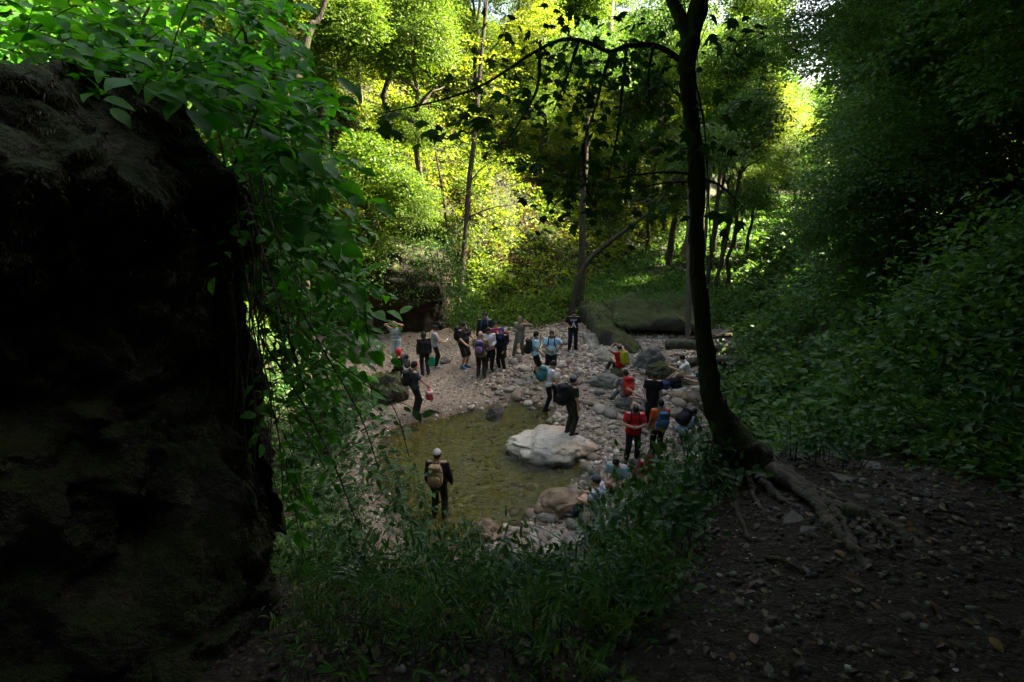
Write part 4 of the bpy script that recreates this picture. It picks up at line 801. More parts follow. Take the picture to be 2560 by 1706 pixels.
shrub('bright green shrub spilling over the top of the mossy rock', [([(-40, 60), (200, 90), (400, 130), (520, 210), (500, 300), (420, 230), (200, 190), (-40, 150)], 2.35, 2.9, 0.16), ([(-40, -40), (600, -40), (640, 120), (560, 230), (380, 190), (200, 150), (-40, 110)], 2.9, 4.2, 0.62), ([(-40, -60), (640, -60), (690, 180), (500, 250), (-40, 130)], 4.2, 5.6, 0.5)], 190, 11,
      at_depth(300 * D2F, 230 * D2F, 3.6), 0.15, stems=[([(200, 260, 3.4), (260, 150, 3.4), (330, 40, 3.5), (380, -60, 3.6)], 0.012, 0.006), ([(420, 290, 3.5), (480, 180, 3.5), (560, 60, 3.6)], 0.012, 0.005)])
shrub('light green shrub hanging down the outer edge of the mossy rock', [([(460, 180), (610, 130), (690, 230), (690, 330), (740, 480), (720, 590), (600, 600), (540, 440), (500, 300)], 3.3, 4.6, 0.85), ([(520, 260), (660, 230), (700, 500), (640, 640), (560, 520)], 4.6, 5.6, 0.3)], 130, 12,
      at_depth(560 * D2F, 480 * D2F, 3.8), 0.15, stems=[([(520, 420, 3.5), (560, 330, 3.5), (600, 230, 3.6), (640, 160, 3.7)], 0.011, 0.005), ([(540, 430, 3.5), (600, 400, 3.6), (670, 340, 3.6)], 0.009, 0.004)])
shrub('trailing green creeper with dark stems below the mossy rock', [([(560, 580), (740, 540), (800, 620), (800, 760), (760, 860), (640, 840), (590, 700)], 3.4, 4.8, 0.7), ([(600, 660), (780, 640), (800, 900), (700, 980), (620, 850)], 4.6, 6.2, 0.5)], 95, 13,
      at_depth(620 * D2F, 800 * D2F, 4.0), 0.115, name='creeper', dirv=(0.75, -0.2, -0.25),
      stems=[([(520, 400, 3.3), (560, 500, 3.3), (610, 640, 3.3), (660, 760, 3.3), (700, 900, 3.2)], 0.016, 0.008), ([(505, 310, 3.3), (540, 470, 3.2), (640, 620, 3.2), (740, 800, 3.3), (830, 960, 3.5), (870, 1080, 3.6)], 0.007, 0.004),
             ([(700, 500, 3.5), (770, 600, 3.5), (830, 700, 3.6), (850, 800, 3.6)], 0.005, 0.003), ([(690, 760, 3.4), (800, 850, 3.6), (900, 930, 3.7), (940, 1050, 3.8)], 0.005, 0.003), ([(600, 780, 3.0), (680, 900, 3.0), (760, 1050, 3.0), (820, 1200, 3.0)], 0.008, 0.004), ([(560, 600, 2.9), (590, 800, 2.9), (640, 1000, 2.9), (650, 1150, 2.9)], 0.006, 0.003)])
shrub('small leaved bush beside the left shore of the pool', [([(640, 880), (830, 860), (860, 960), (900, 1060), (960, 1110), (960, 1190), (760, 1180), (660, 1050)], 4.6, 7.0, 1.0)], 150, 14,
      at_depth(760 * D2F, 1080 * D2F, 5.6), 0.085, name='leafy_bush', dirv=(0.5, -0.2, 0.15), mat=L_HERB, lv=LV_HERB)
# a few single sprigs that reach out against the cliff
for k, (x, y, t, s, lab) in enumerate([(762, 528, 3.0, 0.13, 'single round insect eaten leaf on a thin stalk before the cliff'), (970, 958, 4.2, 0.13, 'broad drooping leaf sprig hanging before the gravel beach'), (700, 330, 3.4, 0.15, 'sprig of broad lobed leaves beyond the rock edge')]):
    a = at_depth((x - 70) * D2F, (y - 40) * D2F, t); e = at_depth(x * D2F, y * D2F, t); root = empty('leaf_sprig', a); tag(root, lab, 'sprig'); r = np.random.RandomState(50 + k)
    Q, rr = resample([np.array([-0.25, 0.1, 0.1]), np.zeros(3), (e - a) * 0.6 + np.array([0, 0, .03]), e - a], [0.004, 0.0035, 0.003, 0.002], 10); mk('stem', *tube(Q, rr, 5), TWIG, root)
    m = (1, 3, 3)[k]
    for j in range(m): place('leaf', (LV_NEAR if k == 0 else LV_HERB if k == 1 else LV_NEAR)[j], root, (e - a) * (1 - 0.3 * j), basis(np.array([0.8, -0.1, -0.2]) + r.normal(size=3) * 0.4 * (k > 0), np.array([-0.2, -0.75, 0.7]) + r.normal(size=3) * 0.2), s * (1 - 0.15 * j))

# ------------------------------------------------------------------ the curved tree with its roots
tb = on_ground(1738 * D2F, 1080 * D2F); TD = depth_of(tb)
ctree = empty('curved_tree', tb); tag(ctree, 'dark curved tree with mossy foot and bare roots on the soil bank', 'tree')
tp_ = [(1760, 1105, 0), (1725, 1055, 0), (1680, 1000, 0), (1648, 945, 0.05), (1626, 850, 0.1), (1608, 700, 0.2), (1603, 560, 0.3), (1600, 420, 0.4), (1590, 300, 0.5), (1580, 180, 0.6), (1590, 90, 0.65), (1612, -10, 0.7), (1640, -150, 0.8), (1660, -400, 0.9)]
tw_ = [112, 96, 74, 54, 43, 37, 34, 35, 34, 37, 44, 40, 36, 26]
P = [at_depth(x * D2F, y * D2F, TD - dt) - tb for x, y, dt in tp_]; W = [wd * D2F / FPX * (TD - dt) / 2 for wd, (x, y, dt) in zip(tw_, tp_)]
Q, rr = resample(P, W, 160); rr = rr * (1 + 0.18 * np.exp(-((np.arange(160) - 87) / 2.4) ** 2) + 0.05 * vn2(np.arange(160) * 0.23, np.zeros(160), 3)); Q[6:-6, 0] += 0.012 * vn2(np.arange(148) * 0.11, np.ones(148), 5)
mk('trunk', *tube(Q, rr, 22, 0.15, 4), BARK_MOSS, ctree)
def cp(pts): return [at_depth(x * D2F, y * D2F, TD - dt) - tb for x, y, dt in pts]
side_branch(ctree, BARK_DARK, cp([(1590, 110, .65), (1570, 55, .65), (1540, -10, .65), (1500, -120, .7)]), 0.05, 0.03)
LIMB = [(1583, 165, .6), (1550, 128, .62), (1500, 104, .66), (1440, 106, .7), (1400, 119, .72), (1340, 94, .76), (1285, 93, .8), (1220, 125, .85), (1160, 165, .9), (1090, 205, 1.0), (990, 236, 1.1), (870, 262, 1.2)]
side_branch(ctree, BARK_DARK, cp(LIMB), 0.019, 0.003, 40)
TWG = [[(1330, 94, .76), (1312, 150, .8), (1290, 210, .85), (1270, 260, .9)], [(1405, 118, .72), (1385, 180, .7), (1370, 240, .7), (1350, 300, .75), (1318, 400, .8), (1270, 480, .9)], [(1440, 106, .7), (1430, 200, .6), (1420, 300, .6), (1400, 400, .6), (1388, 470, .6)], [(1340, 330, .75), (1345, 420, .75), (1370, 480, .75)], [(1240, 115, .85), (1235, 200, .85), (1200, 270, .9), (1160, 330, .95)],
       [(1600, 402, .4), (1540, 396, .5), (1460, 402, .6), (1380, 415, .7)], [(1600, 420, .4), (1560, 418, .4), (1500, 425, .5), (1440, 450, .6)], [(1610, 410, .4), (1660, 430, .3), (1710, 480, .2)], [(1500, 104, .66), (1490, 190, .6), (1500, 260, .55)], [(1580, 240, .55), (1540, 200, .5), (1500, 180, .5)]]
for tw in TWG: side_branch(ctree, BARK_DARK, cp(tw), 0.011, 0.003, 16)
side_branch(ctree, TWIG, cp([(1592, 170, .45), (1612, 250, .3), (1622, 330, .3), (1628, 450, .25), (1634, 620, .2)]), 0.008, 0.004, 18, 'hanging_vine')
for pts, r0, r1 in [([(1750, 1065), (1830, 1118), (1900, 1160), (1990, 1192), (2080, 1228), (2125, 1285)], 0.075, 0.022), ([(1770, 1090), (1870, 1150), (1915, 1210), (1960, 1265), (2022, 1322)], 0.062, 0.03), ([(1700, 1085), (1690, 1130), (1722, 1195)], 0.04, 0.014),
                    ([(1800, 1110), (1900, 1180), (1960, 1210), (2010, 1250), (2005, 1300)], 0.035, 0.012), ([(1690, 1090), (1660, 1130), (1610, 1150)], 0.04, 0.012), ([(1850, 1130), (1880, 1180), (1925, 1200)], 0.03, 0.012), ([(1740, 1100), (1790, 1150), (1830, 1165), (1880, 1170)], 0.035, 0.015), ([(1830, 1120), (1920, 1150), (2000, 1175), (2060, 1185), (2110, 1190)], 0.03, 0.008), ([(1900, 1165), (1950, 1230), (1975, 1300), (1990, 1350)], 0.022, 0.006), ([(1720, 1100), (1735, 1150), (1770, 1190), (1790, 1230)], 0.022, 0.006), ([(1990, 1195), (2040, 1245), (2090, 1265), (2150, 1330)], 0.018, 0.005), ([(1700, 1090), (1640, 1110), (1570, 1115)], 0.03, 0.008)]:
    Pp = []
    for k, (x, y) in enumerate(pts): g_ = on_ground(x * D2F, y * D2F); Pp.append(g_ - tb + np.array([0, 0, (0.05 if k == 0 else -0.006 + 0.018 * (k % 2) - 0.03 * (k == len(pts) - 1))]))
    Q2, r2 = resample(Pp, np.linspace(r0 * 0.85, r1 * 0.8, len(Pp)), 44); Q2[2:-2, :2] += np.random.RandomState(len(pts) * 7 + int(r0 * 1000)).normal(size=(40, 2)) * 0.008; mk('root', *tube(Q2, r2, 10, 0.34, int(r0 * 1000)), BARK_ROOT, ctree)
r = np.random.RandomState(77); L = []
ends = [cp(tw) for tw in TWG[:5] + TWG[8:]] + [cp(LIMB[3:9])]
for path in ends:
    path = np.array(path); seg = max(10, int(np.linalg.norm(np.diff(path, axis=0), axis=1).sum() * 34))
    Q2, _ = resample(path, np.ones(len(path)), seg)
    for p in Q2[2:]:
        for _ in range(4):
            off = r.normal(size=3) * np.array([0.17, 0.22, 0.12]); L.append((p + off, np.append(r.normal(size=2), -0.6), np.array([0, 0, 1.0]) + r.normal(size=3) * 0.5, r.uniform(0.035, 0.075)))
for (x, y, s) in [(1640, 330, 40), (1560, 330, 40), (1480, 430, 45), (1300, 420, 40), (1660, 480, 35), (1520, 470, 35), (1120, 280, 35), (1000, 300, 30), (900, 280, 30), (1700, 250, 40), (1740, 60, 60), (1700, 120, 50)]:
    for _ in range(12):
        q = at_depth((x + r.normal() * s) * D2F, (y + r.normal() * s * 0.5) * D2F, TD - 0.6 + r.normal() * 0.3) - tb; L.append((q, np.append(r.normal(size=2), -0.5), np.array([0, -0.2, 1.0]) + r.normal(size=3) * 0.4, r.uniform(0.06, 0.10)))
put_leaves(ctree, LV_MAPLE, L, L_MAPLEM, MAPLE, 290)
# crown above the frame that shades the bank
for dx, dy, dz, s in [(0.5, 0.2, 4.6, 0.75), (-1.2, 0.3, 4.9, 0.7), (1.2, -1.2, 5.0, 0.7), (-0.6, -1.6, 5.2, 0.75)]:
    place('crown', CROWN_NEAR[r.randint(3)], ctree, (dx, dy, dz), (0, 0, r.uniform(0, 6)), s)

# ------------------------------------------------------------------ herbs, grass and litter of the near bank
r = np.random.RandomState(41)
L_HERB2 = leaf_mat('lance_herb_leaves', [(0.03, 0.09, 0.02), (0.05, 0.14, 0.028), (0.08, 0.17, 0.03), (0.14, 0.16, 0.04)], 0.4)
def herb_mass(label, poly, n, size, seed, hmax=0.35, mat=L_HERB, name='ground_cover', nl=(6, 11), ln=(0.12, 0.35), wid=None):
    r = np.random.RandomState(seed); A = np.array(poly, float); lo, hi = A.min(0), A.max(0); L = []; g = Geo(); m = 0
    while m < n:
        x, y = r.uniform(lo[0], hi[0]), r.uniform(lo[1], hi[1])
        if not in_poly(x, y, poly): continue
        p = on_ground(x * D2F, y * D2F); d = np.array([0, -0.05, 1.0]) + r.normal(size=3) * 0.3; hh = r.uniform(0.25, 1.0) * hmax
        g.add(*tube(np.array([p, p + d * hh * 0.5, p + d * hh]), [0.004, 0.003, 0.002], 4))
        twig_leaves(r, p + d * hh * 0.35, d + r.normal(size=3) * 0.25, r.randint(*nl), r.uniform(*ln) + hh * 0.4, size * r.uniform(0.7, 1.3), L, None, 1.3, up=r.normal(size=3)); m += 1
    P, T, Nn, S = [np.array([l[k] for l in L]) for k in range(4)]; V, F = scatter(LEAF6, P, T, Nn, S, None if wid is None else S * wid)
    g.add(V, F); o = g.build(name, mat, None, False); return tag(o, label, kind='stuff')
herb_mass('nettles and herbs covering the bank below the curved tree', [(1330, 1110), (1450, 1060), (1560, 1010), (1660, 1020), (1690, 1100), (1640, 1200), (1560, 1300), (1430, 1320), (1320, 1260)], 330, 0.068, 42, 0.45)
herb_mass('dark herbs along the lip of the bank at the bottom of the view', [(660, 1240), (900, 1240), (1060, 1310), (1250, 1340), (1480, 1320), (1560, 1340), (1480, 1420), (1250, 1420), (1000, 1380), (800, 1360), (650, 1330)], 300, 0.05, 43, 0.16)
herb_mass('lance leaved herbs among the plants of the bank lip', [(640, 1230), (900, 1200), (1060, 1290), (1250, 1320), (1480, 1310), (1600, 1300), (1500, 1420), (1250, 1420), (1000, 1390), (650, 1340)], 190, 0.075, 53, 0.24, mat=L_HERB2, wid=0.45)
herb_mass('sparse broad leaved seedlings on the dark soil', [(640, 1360), (1250, 1420), (1450, 1440), (1420, 1600), (640, 1600)], 110, 0.06, 44, 0.10, mat=L_HERB2, wid=0.42, ln=(0.06, 0.16), nl=(4, 7))
herb_mass('bright bushy herbs right of the curved trunk', [(1680, 760), (1740, 720), (1800, 900), (1760, 1000), (1690, 960)], 160, 0.09, 45, 0.6)
herb_mass('green leaves spreading on the slope behind the trunk foot', [(1700, 900), (1900, 960), (2000, 1080), (1840, 1080), (1760, 1020)], 160, 0.06, 46, 0.3)
herb_mass('green shoots by the near left shore', [(900, 1090), (1000, 1130), (1080, 1230), (1180, 1290), (1000, 1290), (880, 1230)], 110, 0.08, 47, 0.45)
def grass_tuft(label, x, y, n, ln, wd, seed, mat, lean=(0, 0), t=None):
    r = np.random.RandomState(seed); p = on_ground(x * D2F, y * D2F) if t is None else at_depth(x * D2F, y * D2F, t); root = empty('grass_tuft', p); tag(root, label, 'grass')
    for k in range(n):
        d = np.array([r.normal() * 0.45 + lean[0], r.normal() * 0.45 + lean[1], 1.0]); ll = ln * r.uniform(0.6, 1.2); s = np.linspace(0, 1, 7)[:, None]; d = unit(d)
        hz = unit([d[0], d[1], 0.001]); c = d * ll * s + (hz * 0.45 - np.array([0, 0, 0.55])) * ll * s ** 2.4; b = unit(np.cross(d, [hz[1], -hz[0], .1]) if False else np.cross(d, hz + 1e-3)); wv_ = wd * (1 - s ** 2.2) + 0.0006
        V = np.concatenate([c - b * wv_, c + b * wv_]) + np.append(r.normal(size=2) * 0.03, 0); F = np.array([(i, i + 1, i + 8, i + 7) for i in range(6)]); mk('blade', V, F, mat, root)
L_GRASS = leaf_mat('grass_blade', [(0.02, 0.055, 0.025), (0.035, 0.085, 0.035), (0.05, 0.10, 0.05)], 0.3, per_object=True, rough=0.3)
grass_tuft('long arching sedge below the creeper, left of the hiker in the pool', 800, 1250, 46, 0.75, 0.007, 1, L_GRASS, (0.1, 0))
grass_tuft('tuft of sedge at the foot of the mossy rock', 700, 1330, 40, 0.6, 0.006, 2, L_GRASS, (0.2, 0))
grass_tuft('upright grass blades near the seated hiker at the shore', 1340, 1330, 26, 0.6, 0.007, 3, L_GRASS, (-0.1, 0))
grass_tuft('wide bladed grass at the middle of the bank lip', 1010, 1340, 18, 0.5, 0.010, 4, L_GRASS, (0.25, 0))
grass_tuft('small grass tuft behind the trunk foot', 1800, 1050, 18, 0.3, 0.005, 5, L_GRASS)
grass_tuft('drooping sedge high on the bank by the creeper', 840, 1130, 34, 0.7, 0.006, 6, L_GRASS, (0.15, 0))
# bamboo-like slender leaves on the right bank
c = np.stack([ur.uniform(3.0, 5.6, 4000), ur.uniform(1.2, 5.0, 4000)], -1); dr = c[:, 0] - np.interp(c[:, 1], XR_Y, XR_X); c = c[(dr > 0) & (dr < 2.2)][:330]
rb = np.random.RandomState(48); P, T, Nn, S = bushes(rb, c, rb.uniform(.2, .4, len(c)), rb.uniform(.3, .7, len(c)), 7, 0.11, 4); V, F = scatter(LEAF6, P, T, Nn, S, S * 0.36)
tag(mk('slender_leaved_herbs', V, F, L_HERB, None, False), 'narrow leaved herbs on the shaded bank at the right edge', kind='stuff')
# fallen leaves, twigs
L_FALL = [leaf_mat('fallen_yellow', [(0.24, 0.14, 0.04), (0.18, 0.10, 0.03)], 0.2, per_object=True), leaf_mat('fallen_brown', [(0.12, 0.065, 0.035), (0.18, 0.10, 0.055)], 0.2, per_object=True)]
FALLV = [leaf_variants(OVAL, m, 3, 60 + k, 0.9) for k, m in enumerate(L_FALL)]
for x, y, wd, kind, lab in [(1895, 1143, 34, 1, 'curled orange brown leaf lying across the big root'), (1917, 1272, 34, 0, 'narrow yellow leaf on the soil below the roots'), (1980, 1345, 40, 1, 'large reddish fallen leaf on bare soil right of the roots'), (2103, 1224, 22, 0, 'small pale yellow leaf by itself on the path'),
                            (2125, 1383, 60, 1, 'long brown leaf lying farther out on the path'), (1735, 1490, 40, 1, 'orange leaf near the bottom of the soil bank'), (1680, 1508, 26, 1, 'curled brown leaf left of the orange one at the bottom'), (1530, 1440, 22, 1, 'small orange leaf beside the twig at the bank lip'), (1868, 1190, 16, 0, 'yellow leaf scrap under the pale stones'),
                            (2140, 1255, 16, 0, 'tiny yellow leaf below the end of the long root'), (930, 1405, 60, 1, 'big dry brown leaf standing in the dark herbs'), (2270, 1475, 40, 0, 'yellowish fallen leaf in the dark corner'), (1960, 1122, 22, 1, 'brown leaf scrap on the pale rock by the roots'), (2080, 1215, 26, 1, 'dry brown leaf along the long root')]:
    p = on_ground(x * D2F, y * D2F); s = wd * D2F / FPX * depth_of(p) * 0.95; a = r.uniform(0, 6.28)
    o = place('fallen_leaf', FALLV[kind][r.randint(3)], None, p + np.array([0, 0, 0.02]), basis(np.array([math.cos(a), math.sin(a), 0]), np.array([0, -0.3, 1.0]) + r.normal(size=3) * .25), s); tag(o, lab, 'leaf')
lit = np.stack([rng.uniform(-1.4, 4.0, 7000), rng.uniform(0.5, 5.5, 7000)], -1); zz = height(lit[:, 0], lit[:, 1]); n = len(lit)
V, F = scatter(LEAF6, np.stack([lit[:, 0], lit[:, 1], zz + 0.012], -1), np.concatenate([rng.normal(size=(n, 2)), np.zeros((n, 1))], 1), np.array([0, 0, 1.0]) + rng.normal(size=(n, 3)) * 0.35, 0.015 + 0.05 * rng.uniform(0, 1, n) ** 2)
tag(mk('leaf_litter', V, F, leaf_mat('leaf_litter', [(0.025, 0.016, 0.009), (0.05, 0.032, 0.018), (0.10, 0.062, 0.032), (0.16, 0.12, 0.07)], 0.15), None, False), 'scattered brown leaf litter on the soil bank', kind='stuff')
def stick(label, pts, r0, r1, lift=0.01, name='stick', mat=None):
    P = [on_ground(x * D2F, y * D2F) + np.array([0, 0, lift + 0.02 * (k % 2)]) for k, (x, y) in enumerate(pts)]; b = P[0].copy()
    Q, rr = resample(np.array(P) - b, np.linspace(r0, r1, len(P)), 16); o = mk(name, *tube(Q, rr, 7, 0.2, 9), mat or TWIG); o.location = b; return tag(o, label, 'stick')
stick('thin bare twig lying across the dark soil at the bottom left', [(600, 1478), (690, 1470), (770, 1440), (850, 1455), (1000, 1480), (1110, 1485)], 0.006, 0.003, 0.03)
stick('short pale forked stick in the herbs at the bottom left', [(740, 1410), (790, 1390), (840, 1385), (858, 1375)], 0.018, 0.010, 0.03, mat=BARK_ROOT)
stick('upright weathered stick at the lip of the bank', [(1438, 1495), (1440, 1430), (1442, 1380), (1436, 1345)], 0.010, 0.006, 0.02, mat=BARK_ROOT)
stick('broken brown stick on the soil under the curved tree', [(1755, 1285), (1800, 1300), (1850, 1322)], 0.014, 0.009)
stick('thin stick below the trunk pointing at the path', [(1640, 1115), (1700, 1118), (1750, 1122)], 0.007, 0.004)
stick('curved root stub on the soil left of the roots', [(1690, 1160), (1700, 1200), (1722, 1245)], 0.02, 0.008, mat=BARK_ROOT)
stick('dead branch sloping down through the dark herbs', [(1010, 1400), (1050, 1435), (1110, 1470)], 0.016, 0.008)
# dead logs beyond the beach
def log(label, a, b, rad, mat, seed):
    A, B = [at_depth(x * D2F, y * D2F, t) for x, y, t in (a, b)]; Q, rr = resample([A, A * .6 + B * .4 + np.array([0, 0, .06]), B], [rad, rad * .9, rad * .75], 22)
    o = mk('log', *tube(Q - A, rr, 12, 0.16, seed), mat); o.location = A; return tag(o, label, 'log')
log('dark straight log lying behind the curved tree', (1570, 785, 21.0), (1680, 770, 21.4), 0.13, BARK_DARK, 1)
log('thick rotten log in front of the black hollow', (1530, 792, 20.6), (1650, 800, 20.4), 0.2, BARK_GREY, 2)
log('grey broken log on the stones right of the trunk', (1560, 838, 18.9), (1670, 828, 19.2), 0.2, BARK_GREY, 3)
st = on_ground(1668 * D2F, 865 * D2F); stump = empty('root_stump', st); tag(stump, 'upturned grey root stump on the stones right of the trunk', 'stump'); rs = np.random.RandomState(3)
mk('core', *tube(np.array([[-.5, 0, .05], [-.1, 0, .25], [.35, .1, .3]]), [0.28, 0.3, 0.2], 10, 0.25, 3), BARK_GREY, stump)
for k in range(8): a = rs.uniform(0, 6.28); Q, rr = resample([np.array([.1, 0, .25]), np.array([.2 * math.cos(a), .15 * math.sin(a), .5]), np.array([.55 * math.cos(a), .3 * math.sin(a), .45 + .4 * rs.rand()])], [0.09, 0.05, 0.015], 9); mk('root', *tube(Q, rr, 6, 0.2, k), BARK_GREY, stump)

iv = np.random.RandomState(9); L = []; ivr = at_depth(1035 * D2F, 600 * D2F, 22.6); ivy = empty('ivy', ivr); tag(ivy, 'dark ivy hanging over the right end of the tan cliff', 'ivy')
C = np.array([at_depth((1000 + 60 * iv.rand() + 0.25 * yy - 150) * D2F, yy * D2F, 22.3 + iv.normal() * 0.25) for yy in iv.uniform(590, 760, 170)]) - ivr
o_ = np.repeat([[0.2, -0.9, 0.1]], len(C), 0); P, T, Nn, S = sprays(iv, C, o_, 16, 0.3, 0.10, 2.5, 0.5); V, F = scatter(LEAF2, P, T, Nn, S); tag(mk('foliage', V, F, L_DEEP, ivy, False), kind='stuff')
for k in range(6): x = 1000 + 14 * k; Q, rr = resample([at_depth((x - 10) * D2F, 575 * D2F, 22.5) - ivr, at_depth(x * D2F, 650 * D2F, 22.3) - ivr, at_depth((x + 14) * D2F, 745 * D2F, 22.4) - ivr], [0.02, 0.015, 0.006], 10); mk('stem', *tube(Q, rr, 5), TWIG, ivy)

C = np.array([at_depth(xx * D2F, (np.interp(xx, [740, 800, 850, 910, 965, 1010, 1040], [540, 560, 590, 585, 600, 590, 600]) + iv.uniform(-45, 30)) * D2F, 22.6 + iv.uniform(-0.6, 0.8)) for xx in iv.uniform(740, 1050, 150)]) - ivr
P, T, Nn, S = sprays(iv, C, np.repeat([[0.1, -0.8, 0.2]], len(C), 0), 18, 0.45, 0.11, 1.2, 0.5); V, F = scatter(LEAF2, P, T, Nn, S); tag(mk('foliage', V, F, L_DEEP, ivy, False), kind='stuff')
# bare roots and stems hanging over the outer edge of the mossy rock
hr = empty('hanging_roots', at_depth(545 * D2F, 440 * D2F, 3.3)); tag(hr, 'tangle of thin bare roots hanging down the outer edge of the mossy rock', 'roots'); ho = np.array(hr.location)
for k in range(34):
    x0 = iv.uniform(470, 600); y0 = iv.uniform(380, 560); t0 = iv.uniform(2.85, 3.3); n_ = 6; xs = x0 + np.cumsum(iv.normal(size=n_) * 14 + 14); ys = y0 + np.arange(n_) * iv.uniform(50, 150)
    Q, rr = resample([at_depth(a * D2F, b * D2F, t0 - 0.05 * i) - ho for i, (a, b) in enumerate(zip(xs, ys))], np.linspace(0.0045, 0.0015, n_) * iv.uniform(0.6, 1.5), 22); mk('root', *tube(Q, rr, 5, 0.2, k), BARK_ROOT if k % 3 else TWIG, hr)

shrub('young leafy shoots growing over the outer edge of the mossy rock', [([(500, 430), (570, 420), (600, 560), (620, 720), (590, 760), (545, 600)], 2.9, 3.3, 0.6), ([(560, 760), (640, 760), (690, 1000), (650, 1150), (600, 1000)], 2.7, 3.4, 0.6)], 42, 17, at_depth(570 * D2F, 640 * D2F, 3.2), 0.085, name='leafy_shoots', dirv=(0.6, -0.2, -0.5))
grass_tuft('long grassy leaves hanging at the centre left below the creeper', 760, 1180, 50, 0.8, 0.006, 7, L_GRASS, (0.2, 0))
grass_tuft('sedge clump on the dark bank lip under the wader', 930, 1300, 40, 0.5, 0.006, 8, L_GRASS, (0.1, 0))

herb_mass('layered leafy shoots on the shaded bank right of the curved trunk', [(1720, 620), (1900, 560), (2353, 560), (2353, 1000), (2150, 1080), (1960, 1020), (1780, 940)], 330, 0.075, 54, 0.5, mat=L_DEEP, nl=(6, 10), ln=(0.2, 0.45))
herb_mass('pale shoots standing out of the shaded right bank', [(1720, 720), (1900, 640), (2353, 620), (2353, 900), (2000, 1000), (1780, 920)], 80, 0.07, 55, 0.6, mat=L_HERB2, nl=(6, 10), ln=(0.25, 0.45))
def on_slab(cs, n, r):
    Cn = np.array([at_depth(x * D2F, y * D2F, t) for x, y, t in cs]); u, v = r.uniform(0, 1, (2, n, 1)); return Cn[0] * (1 - u) * (1 - v) + Cn[1] * u * (1 - v) + Cn[2] * u * v + Cn[3] * (1 - u) * v
Cs = np.concatenate([on_slab([(1385, 680, 27), (1600, 675, 28), (1625, 705, 24.5), (1425, 700, 24.5)], 130, iv), on_slab([(1335, 680, 26), (1405, 685, 26.5), (1450, 760, 23.0), (1385, 745, 22.6)], 30, iv)]) + np.array([0, 0, 0.12])
P, T, Nn, S = sprays(iv, Cs, np.repeat([[0.0, -0.4, 0.2]], len(Cs), 0), 16, 0.4, 0.085, 0.6, 0.4); V, F = scatter(LEAF2, P, T, Nn, S); tag(mk('undergrowth', V, F, L_DEEP, None, False), 'small plants growing on top of the mossy ledge', kind='stuff')
C = np.array([at_depth(xx * D2F, iv.uniform(590, 690) * D2F, 22.1 + iv.uniform(-0.2, 0.3)) for xx in iv.uniform(760, 1000, 80)]) - ivr
P, T, Nn, S = sprays(iv, C, np.repeat([[0.1, -0.9, 0.1]], len(C), 0), 14, 0.35, 0.09, 2.0, 0.5); V, F = scatter(LEAF2, P, T, Nn, S); tag(mk('foliage', V, F, L_DEEP, ivy, False), kind='stuff')

for k_, (x, y, n_, ln_, wd_, lab) in enumerate([(1120, 1370, 30, 0.42, 0.006, 'grass clump at the bottom centre of the bank'), (1260, 1390, 26, 0.4, 0.007, 'broad grass clump left of the upright stick'), (860, 1370, 30, 0.45, 0.006, 'grass clump beside the big dry leaf'), (1400, 1380, 24, 0.36, 0.006, 'grass clump right below the seated hiker at the shore'), (720, 1260, 40, 0.7, 0.006, 'hanging sedge beside the foot of the mossy rock'), (1520, 1330, 20, 0.35, 0.006, 'short grass clump where the herbs meet the bare soil')]):
    grass_tuft(lab, x, y, n_, ln_, wd_, 20 + k_, L_GRASS, (0.1 * (k_ % 3 - 1), 0))
herb_mass('fern like narrow leaves at the bottom centre of the bank', [(700, 1300), (1000, 1330), (1300, 1360), (1550, 1340), (1500, 1480), (1200, 1530), (700, 1500)], 260, 0.055, 56, 0.18, mat=L_HERB2, wid=0.3, nl=(10, 16), ln=(0.2, 0.32))
# ------------------------------------------------------------------ people: one continuous body grown from an implicit surface
def surface_nets(F, org, st):
    ins = F < 0; nx, ny, nz = F.shape
    c = np.zeros((nx - 1, ny - 1, nz - 1), np.int8)
    corners = [(a, b, d) for a in (0, 1) for b in (0, 1) for d in (0, 1)]
    for a, b, d in corners: c += ins[a:nx - 1 + a, b:ny - 1 + b, d:nz - 1 + d]
    act = np.argwhere((c > 0) & (c < 8))
    if not len(act): return np.zeros((0, 3)), np.zeros((0, 4), int)
    idx = np.full(c.shape, -1, np.int64); idx[tuple(act.T)] = np.arange(len(act))
    acc = np.zeros((len(act), 3)); cnt = np.zeros(len(act))
    for a in corners:
        for ax in range(3):
            if a[ax]: continue
            b = list(a); b[ax] = 1
            f0 = F[act[:, 0] + a[0], act[:, 1] + a[1], act[:, 2] + a[2]]; f1 = F[act[:, 0] + b[0], act[:, 1] + b[1], act[:, 2] + b[2]]
            m = (f0 < 0) != (f1 < 0); t = np.where(m, f0 / np.where(m, f0 - f1, 1), 0)
            p = np.array(a, float)[None] + t[:, None] * (np.array(b) - np.array(a)); acc[m] += p[m]; cnt[m] += 1
    V = org + (act + acc / cnt[:, None]) * st
    Q = []
    for ax in range(3):
        o1, o2 = (ax + 1) % 3, (ax + 2) % 3
        s0 = [slice(None)] * 3; s1 = [slice(None)] * 3; s0[ax] = slice(0, -1); s1[ax] = slice(1, None)
        A, B = ins[tuple(s0)], ins[tuple(s1)]; e = np.argwhere(A != B)
        e = e[(e[:, o1] > 0) & (e[:, o2] > 0) & (e[:, o1] < F.shape[o1] - 1) & (e[:, o2] < F.shape[o2] - 1)]
        if not len(e): continue
        flip = A[tuple(e.T)]; q = []
        for d1, d2 in ((-1, -1), (0, -1), (0, 0), (-1, 0)):
            k = e.copy(); k[:, o1] += d1; k[:, o2] += d2; q.append(idx[tuple(k.T)])
        q = np.stack(q, -1); q[~flip] = q[~flip][:, ::-1]; Q.append(q)
    return V, np.concatenate(Q)
